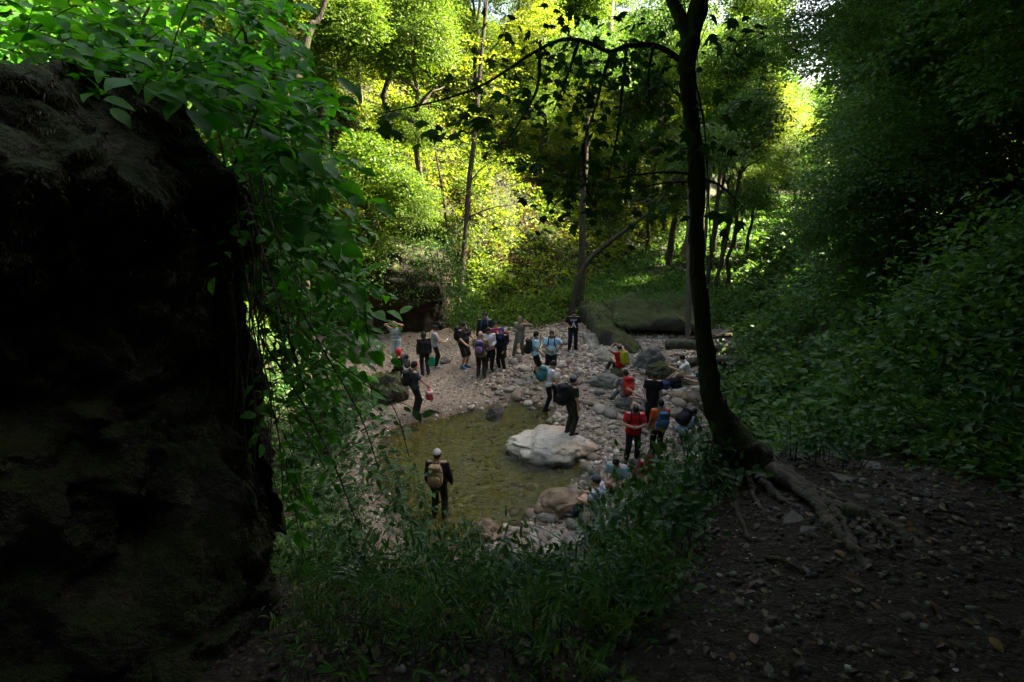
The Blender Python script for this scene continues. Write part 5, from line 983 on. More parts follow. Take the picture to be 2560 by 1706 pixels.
class Blob:
    """smooth union of tapered capsules and ellipsoids, with flat cuts"""
    def __init__(s, st=0.017, k=0.035): s.I = []; s.cuts = []; s.sub = []; s.st = st; s.k = k; s.wr = 0.0
    def cap(s, a, b, r0, r1=None, cut=False): s.I.append(('c', np.asarray(a, float), np.asarray(b, float), r0, r0 if r1 is None else r1, cut)); return s
    def ell(s, c, r, M=None): s.I.append(('e', np.asarray(c, float), np.asarray(r, float), np.eye(3) if M is None else M)); return s
    def minus(s, c, r, M=None): s.sub.append((np.asarray(c, float), np.asarray(r, float), np.eye(3) if M is None else M)); return s
    def cut(s, p, n): s.cuts.append((np.asarray(p, float), unit(n))); return s
    def build(s, infl=0.0):
        lo = np.full(3, 1e9); hi = -lo
        for it in s.I:
            if it[0] == 'c': m = max(it[3], it[4]); lo = np.minimum(lo, np.minimum(it[1], it[2]) - m); hi = np.maximum(hi, np.maximum(it[1], it[2]) + m)
            else: m = it[2].max(); lo = np.minimum(lo, it[1] - m); hi = np.maximum(hi, it[1] + m)
        pad = infl + 3 * s.st + 0.01; lo -= pad; hi += pad; n = np.ceil((hi - lo) / s.st).astype(int) + 1; F = np.full(n, 1.0)
        ax = [lo[i] + np.arange(n[i]) * s.st for i in range(3)]
        for it in s.I:
            if it[0] == 'c': m = max(it[3], it[4]) + infl + 0.07; l_, h_ = np.minimum(it[1], it[2]) - m, np.maximum(it[1], it[2]) + m
            else: m = it[2].max() + infl + 0.07; l_, h_ = it[1] - m, it[1] + m
            i0 = np.clip(np.floor((l_ - lo) / s.st).astype(int), 0, n); i1 = np.clip(np.ceil((h_ - lo) / s.st).astype(int) + 1, 0, n)
            X, Y, Z = np.meshgrid(ax[0][i0[0]:i1[0]], ax[1][i0[1]:i1[1]], ax[2][i0[2]:i1[2]], indexing='ij'); P = np.stack([X, Y, Z], -1)
            if it[0] == 'c':
                ab = it[2] - it[1]; L2 = ab @ ab + 1e-9; t = np.clip(((P - it[1]) @ ab) / L2, 0, 1); d = np.linalg.norm(P - it[1] - t[..., None] * ab, axis=-1) - (it[3] + (it[4] - it[3]) * t)
                if it[5]: d = np.maximum(d, (P - it[2]) @ unit(ab) - infl)
            else:
                q = (P - it[1]) @ it[3]; d = (np.linalg.norm(q / it[2], axis=-1) - 1) * it[2].min()
            sl = tuple(slice(i0[i], i1[i]) for i in range(3)); d = d - infl; f = F[sl]; h = np.clip(0.5 + 0.5 * (f - d) / s.k, 0, 1)
            F[sl] = f + (d - f) * h - s.k * h * (1 - h)
        if s.cuts or s.sub or s.wr:
            X, Y, Z = np.meshgrid(*ax, indexing='ij'); P = np.stack([X, Y, Z], -1)
            if s.wr: F += s.wr * (np.sin(P[..., 2] * 46 + 4 * np.sin(P[..., 0] * 14)) * np.sin(P[..., 0] * 31 + P[..., 1] * 25 + 2 * np.sin(P[..., 2] * 12)))
            for p, nn in s.cuts: F = np.maximum(F, (P - p) @ nn)
            for c, r, M in s.sub: F = np.maximum(F, -(np.linalg.norm(((P - c) @ M) / r, axis=-1) - 1) * r.min())
        return surface_nets(F, lo, s.st)
def rotx(a): c, s = math.cos(a), math.sin(a); return np.array([[1, 0, 0], [0, c, -s], [0, s, c]])
def rotz(a): c, s = math.cos(a), math.sin(a); return np.array([[c, -s, 0], [s, c, 0], [0, 0, 1]])
def roty(a): c, s = math.cos(a), math.sin(a); return np.array([[c, 0, s], [0, 1, 0], [-s, 0, c]])
def two_bone(a, tgt, l1, l2, hint):
    a = np.asarray(a, float); v = np.asarray(tgt, float) - a; d = np.linalg.norm(v); dm = min(max(d, abs(l1 - l2) + 0.02), (l1 + l2) * 0.995); u = unit(v)
    x = (l1 * l1 - l2 * l2 + dm * dm) / (2 * dm); h = math.sqrt(max(l1 * l1 - x * x, 0)); p = np.asarray(hint, float) - u * (np.asarray(hint) @ u); p = unit(p)
    return a + u * x + p * h, a + u * dm
SKIN = {k: plain('skin', c, 0.55, 0.35) for k, c in {'light': (0.50, 0.30, 0.21), 'mid': (0.38, 0.22, 0.145), 'dark': (0.26, 0.145, 0.095)}.items()}
EYE = plain('eye', (0.03, 0.02, 0.015), 0.3); LIP = plain('lip', (0.30, 0.12, 0.10), 0.5); HAIRM = {'black': plain('hair', (0.012, 0.010, 0.009), 0.5), 'brown': plain('brown_hair', (0.035, 0.022, 0.014), 0.5)}
SOLE = plain('sole', (0.35, 0.34, 0.32), 0.7)
HIPZ, UPPER = 0.915, 0.0
def person(label, pos, yaw, h=1.70, hip=None, hipxy=(0, 0), lean=0, side=0, twist=0, head=(0, 0), hands=None, feet=None, knee=(0, 1, 0.0), elbow=None, top=None, legs=None, shoes=(0.05, 0.05, 0.05), hair='short', hairc='black',
           beard=False, cap=None, scarf=None, skin='mid', fat=0.0, curl=0.7, pants='long', skirt=None, socks=None, st=0.020, mats=None):
    """pos: world point between the feet on the ground; yaw 0 looks along +Y; local x right, y forward, z up"""
    hip = HIPZ if hip is None else hip; sc = h / 1.70
    root = empty('person', pos, R(yaw)); root.scale = (sc, sc, sc); tag(root, label, 'person', 'hikers around the pool')
    Mx = roty(R(side)) @ rotx(-R(lean)); up = Mx @ np.array([0, 0, 1.0]); P = np.array([hipxy[0], hipxy[1], hip])
    Mc = Mx @ rotz(R(twist)); rt, fw = Mc @ np.array([1.0, 0, 0]), Mc @ np.array([0, 1.0, 0]); rp = rotz(R(twist * 0.3)) @ np.array([1.0, 0, 0])
    C = P + up * 0.355; Nk = P + up * 0.50; Sh = [P + up * 0.465 - rt * 0.172, P + up * 0.465 + rt * 0.172]
    Mh = Mx @ rotx(R(lean) * 0.6) @ rotz(R(head[0])) @ rotx(-R(head[1])); hu, hf, hr = Mh @ np.array([0, 0, 1.0]), Mh @ np.array([0, 1.0, 0]), Mh @ np.array([1.0, 0, 0])
    Hc = Nk + unit(up + hu) * 0.155 + hf * 0.022
    hands = hands or [(-0.27, 0.08, 0.74), (0.27, 0.08, 0.74)]; feet = feet or [(-0.11, 0.0, 0, 10), (0.11, 0.0, 0, -10)]
    body = Blob(st); shirt = Blob(st, 0.03); trou = Blob(st, 0.025); shoe = [Blob(0.018, 0.02), Blob(0.018, 0.02)]
    # torso
    w = 1 + fat
    tors = [(C - rt * 0.085 * w, C + rt * 0.085 * w, 0.112 * w, 0.112 * w), (C - rt * 0.075 + up * 0.03, P - rp * 0.062 + up * 0.10, 0.098 * w, 0.094 * w), (C + rt * 0.075 + up * 0.03, P + rp * 0.062 + up * 0.10, 0.098 * w, 0.094 * w), (P - rp * 0.075, P + rp * 0.075, 0.112 * w, 0.112 * w)]
    for t in tors: body.cap(*t); shirt.cap(*t)
    if fat: body.ell(P + up * 0.14 + fw * 0.04, (0.15 * w, 0.13 * w, 0.15)); shirt.ell(P + up * 0.14 + fw * 0.04, (0.15 * w, 0.13 * w, 0.15))
    trou.cap(*tors[3]); trou.cap(P + up * 0.1 - rp * 0.05, P + up * 0.1 + rp * 0.05, 0.10 * w)
    body.cap(Nk - up * 0.05, Hc - hu * 0.03, 0.056, 0.052)
    for sgn, S in ((-1, Sh[0]), (1, Sh[1])):
        body.cap(Nk - up * 0.03, S, 0.055, 0.058); shirt.cap(Nk - up * 0.045, S, 0.055, 0.060)
    # arms
    fing = Geo(); info = dict(root=root, C=C, rt=rt, fw=fw, up=up, P=P, sc=sc, Mc=Mc, wr=[], hd=[])
    slv = (top or {}).get('sleeve', 'short')
    for i, sgn in ((0, -1), (1, 1)):
        hint = np.array((sgn * 0.6, -0.9, -0.5)) if elbow is None or elbow[i] is None else np.array(elbow[i], float)
        E, W = two_bone(Sh[i], hands[i][:3], 0.285, 0.25, hint)
        body.cap(Sh[i], E, 0.052, 0.041).cap(E, W, 0.042, 0.027)
        fd = unit(W - E); hd = fd if len(hands[i]) < 6 else unit(np.array(hands[i][3:6], float)); pn = unit(np.cross(hd, np.array([0, 0, 1.0]) if abs(hd[2]) < 0.8 else fw)) * -sgn
        pn = pn if (pn @ (P - W)) > 0 or len(hands[i]) >= 6 else -pn; sd_ = unit(np.cross(hd, pn)); th = sd_ if (sd_ @ (up * 0.2 + fw)) > 0 else -sd_
        body.cap(W + th * 0.014, W + hd * 0.085 + th * 0.024, 0.018, 0.015).cap(W - th * 0.012, W + hd * 0.08 - th * 0.022, 0.018, 0.014).cap(W, W + hd * 0.07, 0.02, 0.017)
        for f in range(4):
            b0 = W + hd * (0.088 - 0.006 * abs(f - 1)) + th * (0.030 - 0.020 * f); l = (0.074, 0.082, 0.076, 0.06)[f]; ang = 0; p_ = [b0 - hd * 0.015, b0]; q = b0
            for s_ in (0.45, 0.32, 0.23): ang += curl * 0.75; q = q + (hd * math.cos(ang) + pn * math.sin(ang)) * l * s_; p_.append(q)
            fing.add(*tube(np.array(p_), [0.0085, 0.0088, 0.0082, 0.0075, 0.0055], 6))
        b0 = W + hd * 0.03 + th * 0.028; fing.add(*tube(np.array([b0 - th * 0.012, b0 + th * 0.022 + hd * 0.022, b0 + th * 0.03 + hd * 0.05 + pn * 0.012, b0 + th * 0.026 + hd * 0.07 + pn * 0.026]), [0.0115, 0.0105, 0.009, 0.006], 6))
        info['wr'].append(W); info['hd'].append(hd)
        if slv == 'short': m = Sh[i] * 0.38 + E * 0.62; shirt.cap(Sh[i], m, 0.060, 0.062, True)
        elif slv == 'long': shirt.cap(Sh[i], E, 0.058, 0.048).cap(E, E * 0.08 + W * 0.92, 0.048, 0.034, True)
    # legs
    K_, A_ = [], []
    for i, sgn in ((0, -1), (1, 1)):
        ft = feet[i]; ya = R(ft[3] if len(ft) > 3 else 0); fdir = np.array([-math.sin(ya), math.cos(ya), 0.0]); pit = ft[4] if len(ft) > 4 else 0.0; fdir = unit(fdir + np.array([0, 0, pit]))
        Hj = P + rp * 0.092 * sgn - up * 0.02; kn = knee[i] if isinstance(knee[0], (tuple, list)) else knee
        K, A = two_bone(Hj, np.array([ft[0], ft[1], ft[2] + 0.085]), 0.43, 0.415, np.array(kn, float)); K_.append(K); A_.append(A)
        body.cap(Hj, K, 0.084 * (1 + fat * 0.5), 0.056).cap(K, K * 0.55 + A * 0.45, 0.056, 0.054).cap(K * 0.55 + A * 0.45, A, 0.052, 0.036)
        fu = unit(np.array([0, 0, 1.0]) - fdir * fdir[2]); heel = A - fu * 0.045 - fdir * 0.04; toe = A - fu * 0.055 + fdir * 0.15
        body.cap(A, heel, 0.036, 0.032).cap(A - fu * 0.02, toe, 0.034, 0.024)
        shoe[i].cap(heel - fdir * 0.005 + fu * 0.005, toe + fdir * 0.005, 0.042, 0.034).cap(A - fu * 0.01, A + fdir * 0.05 - fu * 0.035, 0.043, 0.038); shoe[i].cap(A + fu * 0.02, A, 0.042)
        if pants == 'long': trou.cap(Hj, K, 0.086 * (1 + fat * 0.5), 0.062).cap(K, K * 0.05 + A * 0.95, 0.064, 0.052, True)
        elif pants == 'shorts': trou.cap(Hj, Hj * 0.02 + K * 0.98, 0.092 * (1 + fat * 0.5), 0.085, True)
        if socks: mk('sock', *tube(np.array([A * 0.65 + K * 0.35, A * 0.85 + K * 0.15, A]), [0.052, 0.046, 0.044], 10), fabric(socks), root)
    # head
    body.ell(Hc + hu * 0.012, (0.076, 0.096, 0.112), Mh).cap(Hc - hu * 0.055 + hf * 0.03 - hr * 0.02, Hc - hu * 0.075 + hf * 0.055, 0.045, 0.03).cap(Hc - hu * 0.055 + hf * 0.03 + hr * 0.02, Hc - hu * 0.075 + hf * 0.055, 0.045, 0.03)
    V, F = body.build(); g = Geo().add(V, F); n0 = len(F)
    V2, F2 = fing.data(); g.add(V2, F2)
    fac = Geo()
    nose = np.array([[0.013, 0.084, -0.028], [-0.013, 0.084, -0.028], [0, 0.116, -0.022], [0, 0.086, 0.02], [0, 0.088, -0.036]]); g.add(Hc + nose @ Mh.T, np.array([(0, 2, 3), (1, 3, 2), (0, 4, 2), (1, 2, 4)]))
    for sg in (-1, 1):
        ev, ef = superell(0.008, 0.012, 0.02, 1.0, 8, 6); g.add(Hc + (ev + np.array([sg * 0.078, -0.005, -0.01])) @ Mh.T, ef)
    gV, gF = g.data(); nfs = [len(f) for f in gF]
    ex = Geo()
    for sg in (-1, 1):
        ev, ef = superell(0.012, 0.006, 0.007, 1.0, 8, 6); ex.add(Hc + (ev + np.array([sg * 0.031, 0.086, 0.006])) @ Mh.T, ef)
        ex.add(*[(Hc + (superell(0.018, 0.006, 0.004, 0.8, 8, 4)[0] + np.array([sg * 0.031, 0.091, 0.024])) @ Mh.T), superell(0.018, 0.006, 0.004, 0.8, 8, 4)[1]])
    xV, xF = ex.data(); lv_, lf_ = superell(0.021, 0.006, 0.006, 1.0, 10, 6); lV = Hc + (lv_ + np.array([0, 0.086, -0.058])) @ Mh.T
    allF = gF + [f + len(gV) for f in xF] + [lf_ + len(gV) + len(xV)]; mi = np.concatenate([np.zeros(sum(nfs)), np.ones(sum(len(f) for f in xF)), np.full(len(lf_), 2)])
    mk('body', np.concatenate([gV, xV, lV]), allF, [SKIN[skin], EYE, LIP], root, midx=mi)
    # clothes
    if top:
        hem = P + up * top.get('hem', -0.06)
        if top.get('skirt'): shirt.cap(P + up * 0.05, P - np.array([0, 0, top['skirt']]) , 0.13, top.get('flare', 0.19)); hem = P - np.array([0, 0, top['skirt'] - 0.02])
        shirt.wr = 0.004; shirt.cut(hem, -up if not top.get('skirt') else np.array([0, 0, -1.0])).cut(Nk + up * 0.012, up); V, F = shirt.build(0.020); mk(top.get('name', 'shirt'), V, F, top['mat'], root); info['shirt'] = (V, F)
        if top.get('collar'): a = np.linspace(0, 6.283, 14); mk('collar', *tube(np.stack([Nk + up * 0.0 + (rt * math.cos(t) * 0.066 + fw * math.sin(t) * 0.066) for t in a]), np.full(14, 0.012), 5), top['mat'], root)
    if legs: trou.wr = 0.003; trou.cut(P + up * 0.10, up); V, F = trou.build(0.014); mk('trousers' if pants == 'long' else 'shorts', V, F, legs, root)
    if shoes is not None:
        for i in (0, 1): V, F = shoe[i].build(0.004); V[:, 2] = np.maximum(V[:, 2], feet[i][2] + 0.004); mk('shoe', V, F, fabric(shoes, 0.6), root)
    hm = HAIRM[hairc]
    if hair in ('short', 'long', 'bun') and scarf is None:
        b = Blob(0.015, 0.02).ell(Hc + hu * 0.018 - hf * 0.004, (0.084, 0.102, 0.116), Mh); b.wr = 0.003
        b.minus(Hc + hf * 0.125 - hu * 0.045, (0.078, 0.085, 0.112), Mh); b.cut(Hc - hu * 0.075, -hu)
        if hair == 'long': b.cuts = []; b.cap(Hc - hf * 0.06, Hc - hf * 0.075 - hu * 0.16, 0.075, 0.06).cap(Hc - hf * 0.075 - hu * 0.16, Hc - hf * 0.09 - hu * 0.30, 0.06, 0.035); b.cap(Hc + hr * 0.07 - hf * 0.01, Hc + hr * 0.075 - hu * 0.17, 0.03, 0.02).cap(Hc - hr * 0.07 - hf * 0.01, Hc - hr * 0.075 - hu * 0.17, 0.03, 0.02)
        if hair == 'bun': b.ell(Hc + hu * 0.05 - hf * 0.10, (0.045, 0.045, 0.045))
        V, F = b.build(); mk('hair', V, F, hm, root)
    if beard:
        b = Blob(0.015, 0.02).cap(Hc - hu * 0.075 + hf * 0.05 - hr * 0.03, Hc - hu * 0.075 + hf * 0.05 + hr * 0.03, 0.042).cap(Hc - hr * 0.062 - hu * 0.02, Hc - hr * 0.045 - hu * 0.07 + hf * 0.02, 0.02).cap(Hc + hr * 0.062 - hu * 0.02, Hc + hr * 0.045 - hu * 0.07 + hf * 0.02, 0.02); b.minus(Hc + hf * 0.11 - hu * 0.01, (0.06, 0.05, 0.055), Mh); V, F = b.build(); mk('beard', V, F, hm, root)
    if cap:
        b = Blob(0.015, 0.015).ell(Hc + hu * 0.03, (0.090, 0.108, 0.110), Mh).cut(Hc + hu * 0.035, -hu); V, F = b.build()
        cp_ = mk('cap', V, F, cap.get('mat') or fabric(cap['c']), root); bd = cap.get('dir', 1)
        a = np.linspace(-1.15, 1.15, 11); inn = np.stack([Hc + hu * 0.040 + hr * math.sin(t) * 0.088 + hf * bd * math.cos(t) * 0.104 for t in a]); out = np.stack([Hc + hu * (0.028 - 0.0) + hr * math.sin(t) * 0.092 + hf * bd * (math.cos(t) * 0.10 + 0.07 * math.cos(t * 1.2)) for t in a])
        V = np.concatenate([inn, out, inn - hu * 0.006, out - hu * 0.006]); k = 11; q = np.arange(10)
        mk('brim', V, np.concatenate([np.stack([q, q + 1, q + k + 1, q + k], -1), np.stack([q + 2 * k, q + 3 * k, q + 3 * k + 1, q + 2 * k + 1], -1), np.stack([q + k, q + k + 1, q + 3 * k + 1, q + 3 * k], -1)]), fabric(cap.get('brim', cap.get('c', (0.2, 0.2, 0.2)))), cp_, False)
    if scarf:
        b = Blob(0.013, 0.025).ell(Hc + hu * 0.016 - hf * 0.008, (0.090, 0.108, 0.122), Mh).cap(Hc - hu * 0.08, Nk - up * 0.02, 0.075, 0.085).cap(Nk - up * 0.02 + fw * 0.05, C + fw * 0.11 + up * 0.02, 0.07, 0.04); b.wr = 0.003
        b.minus(Hc + hf * 0.12 - hu * 0.012, (0.062, 0.085, 0.085), Mh); V, F = b.build(); mk(scarf.get('name', 'headscarf'), V, F, scarf.get('mat') or fabric(scarf['c']), root)
    info.update(K=K_, A=A_, Hc=Hc, Mh=Mh, Nk=Nk, feet=feet); return info
def backpack(label, inf, mat, mat2=None, size=(0.30, 0.19, 0.46), drop=0.0, name='backpack', bottle=None, strapm=None, pocket=True, gap=0.115, roll=0.0):
    """a worn pack: a thing of its own, set against the wearer's back"""
    rt, fw, up, C, sc = inf['rt'], inf['fw'], inf['up'], inf['C'], inf['sc']; rm = inf['root'].rotation_euler[2]; w_, d_, h_ = size; M = np.stack([rt, fw, up], -1)
    root = empty(name, inf['root'].location, rm); root.scale = inf['root'].scale; tag(root, label, 'backpack', 'backpacks of the hikers'); o = C - fw * (gap + d_ / 2 + 0.012) - up * (0.06 + drop)
    def tr(V): return o + np.asarray(V) @ M.T
    V, F = superell(w_ / 2, d_ / 2, h_ / 2, 0.55, 20, 14); V[:, 0] *= 1 - 0.18 * np.clip(V[:, 2] / (h_ / 2), 0, 1); V[:, 1] += 0.02 * np.sin(V[:, 2] * 9); V = V * (1 + 0.03 * fbm3(V, 9, 3, 2))[:, None]; mk('main_bag', tr(V), F, mat, root)
    if pocket:
        V, F = superell(w_ * 0.40, d_ * 0.30, h_ * 0.26, 0.6, 16, 10); mk('front_pocket', tr(V + np.array([0, -d_ * 0.42, -h_ * 0.18])), F, mat2 or mat, root)
        V, F = superell(w_ * 0.42, d_ * 0.42, h_ * 0.13, 0.6, 16, 8); mk('lid', tr(V + np.array([0, -d_ * 0.10, h_ * 0.40])), F, mat2 or mat, root)
    for sg in (-1, 1):
        p = [(sg * 0.07, -0.13, 0.15), (sg * 0.085, -0.06, 0.195), (sg * 0.095, 0.03, 0.185), (sg * 0.10, 0.115, 0.10), (sg * 0.105, 0.14, 0.0), (sg * 0.145, 0.10, -0.12), (sg * 0.155, 0.0, -0.18), (sg * 0.12, -0.12, -0.20)]
        Q, rr = resample([C + np.array(q) @ M.T for q in p], [0.02] * 8, 24); mk('strap', *tube(Q, rr, 6, flat=0.5), strapm or mat, root)
    Q, rr = resample([o + np.array(q) @ M.T for q in ((-0.03, d_ * 0.3, h_ / 2 - 0.02), (0, d_ * 0.3, h_ / 2 + 0.035), (0.03, d_ * 0.3, h_ / 2 - 0.02))], [0.008] * 3, 9); mk('handle', *tube(Q, rr, 5), strapm or mat, root)
    if bottle is not None: V, F = superell(0.035, 0.035, 0.11, 0.5, 10, 8); mk('bottle', tr(V + np.array([bottle[3] * (w_ / 2 + 0.02), 0, bottle[4] if len(bottle) > 4 else -0.02])), F, fabric(tuple(bottle[:3]), 0.4), root)
    return root
def held_bag(label, inf, i, mat, size=(0.28, 0.12, 0.32), name='shopping_bag', mat2=None):
    rm = inf['root'].rotation_euler[2]; root = empty(name, inf['root'].location, rm); root.scale = inf['root'].scale; tag(root, label, 'bag'); W = inf['wr'][i] + inf['hd'][i] * 0.09; w_, d_, h_ = size
    V, F = superell(w_ / 2, d_ / 2, h_ / 2, 0.4, 18, 12); V[:, 1] *= 1 - 0.5 * np.clip((V[:, 2] / (h_ / 2) + 1) / 2, 0, 1); V += (0.012 * fbm3(V, 12, 8, 3))[:, None]; c = W - np.array([0, 0, h_ / 2 + 0.10]); mk('bag', V + c, F, mat, root)
    if mat2: V2, F2 = superell(w_ / 2 * 1.01, d_ / 2 * 0.8, h_ * 0.2, 0.5, 16, 8); mk('white_panel', V2 + c + np.array([0, 0, h_ * 0.28]), F2, mat2, root)
    for s in (-1, 1): Q, rr = resample([c + np.array([-w_ * 0.3, s * d_ * 0.15, h_ / 2 - 0.02]), W + np.array([0, s * 0.01, 0.0]), c + np.array([w_ * 0.3, s * d_ * 0.15, h_ / 2 - 0.02])], [0.006] * 3, 12); mk('handle', *tube(Q, rr, 5), mat, root)
def gp(x, y): return on_ground(x, y)
def print_text(inf, txt, size, up_off, mat, name='lettering', slant=0.0, off=0.0):
    cu = bpy.data.curves.new('lettering', 'FONT'); cu.body = txt; cu.size = size; cu.align_x = 'CENTER'; cu.align_y = 'CENTER'; o = bpy.data.objects.new('t', cu); SC.collection.objects.link(o)
    bpy.context.view_layer.update(); me = bpy.data.meshes.new_from_object(o.evaluated_get(bpy.context.evaluated_depsgraph_get())); bpy.data.objects.remove(o)
    bm = bmesh.new(); bm.from_mesh(me); bmesh.ops.triangulate(bm, faces=bm.faces); bmesh.ops.subdivide_edges(bm, edges=[e for e in bm.edges if e.calc_length() > 0.02], cuts=2); bmesh.ops.triangulate(bm, faces=bm.faces)
    V = np.array([v.co[:] for v in bm.verts]); bm.verts.index_update(); F = [[v.index for v in f.verts] for f in bm.faces]; bm.free()
    sV, sF = inf['shirt']; bvh = BVHTree.FromPolygons([tuple(v) for v in sV], [tuple(int(i) for i in f) for f in sF]); C, rt, fw, up = inf['C'], inf['rt'], inf['fw'], inf['up']; out = []
    for v in V:
        x = v[0] + off; p = C - rt * x + up * (v[1] + up_off + slant * x)
        hit = bvh.ray_cast(Vector(p + fw * 0.6), Vector(-fw)); out.append((np.array(hit[0]) if hit[0] else p + fw * 0.14) + fw * 0.004)
    out = np.array(out); tri = [f for f in F if len(f) == 3]; quad = [f for f in F if len(f) == 4]; fl = [np.array(a) for a in (tri, quad) if a]
    return mk(name, out, fl, mat, inf['root'], False)
# ------------------------------------------------------------------ the hikers (feet measured in photograph pixels)
BLK = (0.014, 0.014, 0.016); T = lambda c, **k: dict(mat=fabric(c), **k)
WHT = (0.76, 0.76, 0.80); LBL = (0.38, 0.61, 0.80)
a = person('hiker in navy and white striped shirt with both hands raised to the head', gp(994, 908), 172, 1.68, hands=[(-0.10, 0.16, 1.66), (0.10, 0.16, 1.66)], elbow=[(-1, 0.2, 0.2), (1, 0.2, 0.2)], head=(0, 5), top=dict(mat=fabric((0.03, 0.06, 0.12), stripe=((0.6, 0.62, 0.66), 5.5))), legs=fabric((0.33, 0.38, 0.47)))
a = person('hiker with a bright red headscarf behind the man with the plastic bag', gp(1004, 985), 100, 1.60, top=dict(mat=fabric(BLK), sleeve='long'), legs=fabric(BLK), scarf=dict(c=(0.55, 0.02, 0.03), name='headscarf'), hands=[(-0.2, 0.25, 0.95), (0.22, 0.2, 0.9)])
backpack('black patterned backpack beside the red headscarf', a, patterned((0.012, 0.012, 0.014), (0.12, 0.12, 0.16), 22), fabric(BLK), (0.3, 0.2, 0.45))
a = person('man in charcoal tee and backpack looking right, holding a red plastic bag', gp(1040, 1036), -62, 1.76, top=T((0.055, 0.06, 0.07)), legs=fabric((0.02, 0.02, 0.024)), hands=[(-0.26, 0.22, 0.92), (0.20, 0.33, 0.95)], head=(-5, 8), skin='light', cap=dict(c=(0.02, 0.02, 0.025), brim=(0.5, 0.06, 0.07)))
backpack('black backpack on the man with the red plastic bag', a, fabric(BLK), None, (0.30, 0.20, 0.46))
held_bag('pink and red plastic bag hanging from the charcoal shirted man', a, 1, fabric((0.50, 0.05, 0.08), 0.35), (0.27, 0.24, 0.30), 'plastic_bag', fabric((0.62, 0.45, 0.48), 0.35))
a = person('person in black holding a green bag beside the grey topped hiker', gp(1064, 938), 20, 1.66, top=dict(mat=fabric(BLK), sleeve='long', hem=-0.16), legs=fabric((0.02, 0.022, 0.025)), hair='long', hands=[(-0.26, 0.04, 0.72), (0.24, 0.06, 0.74)], shoes=BLK, skin='light')
held_bag('green tote bag carried by the person in black', a, 1, fabric((0.01, 0.22, 0.10), 0.6), (0.30, 0.12, 0.36), 'tote_bag')
a = person('hiker in pale grey top and dark cap reading a paper', gp(1089, 918), -75, 1.66, top=T((0.36, 0.36, 0.42), hem=-0.12), legs=fabric(BLK), shoes=(0.5, 0.5, 0.5), hands=[(-0.08, 0.32, 1.02), (0.10, 0.33, 1.02)], head=(0, 25), cap=dict(c=(0.02, 0.02, 0.022)), hair='bun', skin='light')
pw = (a['wr'][0] + a['wr'][1]) / 2 + np.array([0, 0.12, 0.03]); g = superell(0.07, 0.09, 0.003, 0.2, 12, 4); o = mk('paper', g[0] @ rotx(0.6).T + pw, g[1], fabric((0.75, 0.75, 0.75)), None, False); o.location = a['root'].location; o.rotation_euler = a['root'].rotation_euler; o.scale = a['root'].scale; tag(o, 'small white paper in the hands of the grey topped hiker', 'paper')
a = person('bearded man in black tee and black shorts gesturing to the right', gp(1161, 920), -128, 1.80, fat=0.08, top=T(BLK, hem=-0.10), legs=fabric((0.016, 0.016, 0.018)), pants='shorts', shoes=(0.03, 0.13, 0.30), hands=[(-0.30, 0.28, 1.02), (0.20, 0.30, 0.98)], beard=True, head=(28, 0), skin='light')
backpack('black backpack on the bearded man in shorts', a, fabric(BLK), None, (0.32, 0.22, 0.48))
print_text(a, '-- - --- --', 0.06, 0.05, plain('print_grey', (0.4, 0.4, 0.4)), slant=0.2)
a = person('bald man in olive tee seen from behind', gp(1203, 946), -8, 1.76, fat=0.12, top=T((0.16, 0.14, 0.075), hem=-0.14), legs=fabric((0.03, 0.03, 0.025)), hair='none', hands=[(-0.22, 0.30, 1.0), (0.22, 0.30, 1.0)], skin='light')
backpack('navy and lilac drawstring backpack on the bald man', a, fabric((0.02, 0.035, 0.10)), fabric((0.26, 0.14, 0.34)), (0.28, 0.15, 0.46), gap=0.13)
a = person('tall dark figure at the back of the standing group', gp(1214, 899), 175, 1.92, top=dict(mat=fabric((0.02, 0.022, 0.028)), sleeve='long'), legs=fabric(BLK), skin='dark', hair='short')
backpack('teal strapped dark pack on the tall figure', a, fabric((0.02, 0.10, 0.15)), None, (0.3, 0.2, 0.45))
a = person('long haired hiker in open white shirt in the middle of the group', gp(1222, 928), 192, 1.72, top=dict(mat=fabric((0.55, 0.53, 0.58)), sleeve='long', hem=-0.22), legs=fabric(BLK), hair='long', hairc='brown', head=(0, 22), skin='dark', hands=[(-0.12, 0.25, 1.05), (0.14, 0.25, 1.05)], shoes=BLK)
a = person('smiling hiker in magenta shirt in the group', gp(1238, 912), 200, 1.72, top=dict(mat=fabric((0.24, 0.012, 0.07)), sleeve='long', hem=-0.18), legs=fabric((0.02, 0.02, 0.025)), skin='light', hands=[(-0.05, 0.24, 1.30), (0.24, 0.15, 0.85)], head=(10, 5))
a = person('woman in blue headscarf and long black coat with white shoes', gp(1255, 926), 150, 1.66, top=dict(mat=fabric((0.012, 0.012, 0.014)), sleeve='long', skirt=0.42, flare=0.16, name='coat'), legs=fabric(BLK), shoes=(0.62, 0.62, 0.66), scarf=dict(c=(0.012, 0.05, 0.30)), skin='light', hands=[(-0.20, 0.22, 0.80), (0.12, 0.24, 0.95)], head=(20, 5))
backpack('black and maroon backpack on the woman in the blue headscarf', a, fabric(BLK), fabric((0.16, 0.015, 0.03)), (0.32, 0.22, 0.46))
a = person('hooded hiker in long beige coat with one hand at the brow', gp(1300, 893), 160, 1.66, top=dict(mat=fabric((0.21, 0.19, 0.145)), sleeve='long', skirt=0.30, flare=0.17, name='coat'), legs=fabric((0.13, 0.12, 0.085)), shoes=(0.6, 0.6, 0.62), scarf=dict(c=(0.20, 0.18, 0.13), name='hood'), hands=[(-0.32, 0.20, 1.56), (0.10, 0.26, 1.18)], elbow=[(-1, 0, -0.1), None], feet=[(-0.12, -0.05, 0, 10), (0.22, 0.18, 0, -30)])
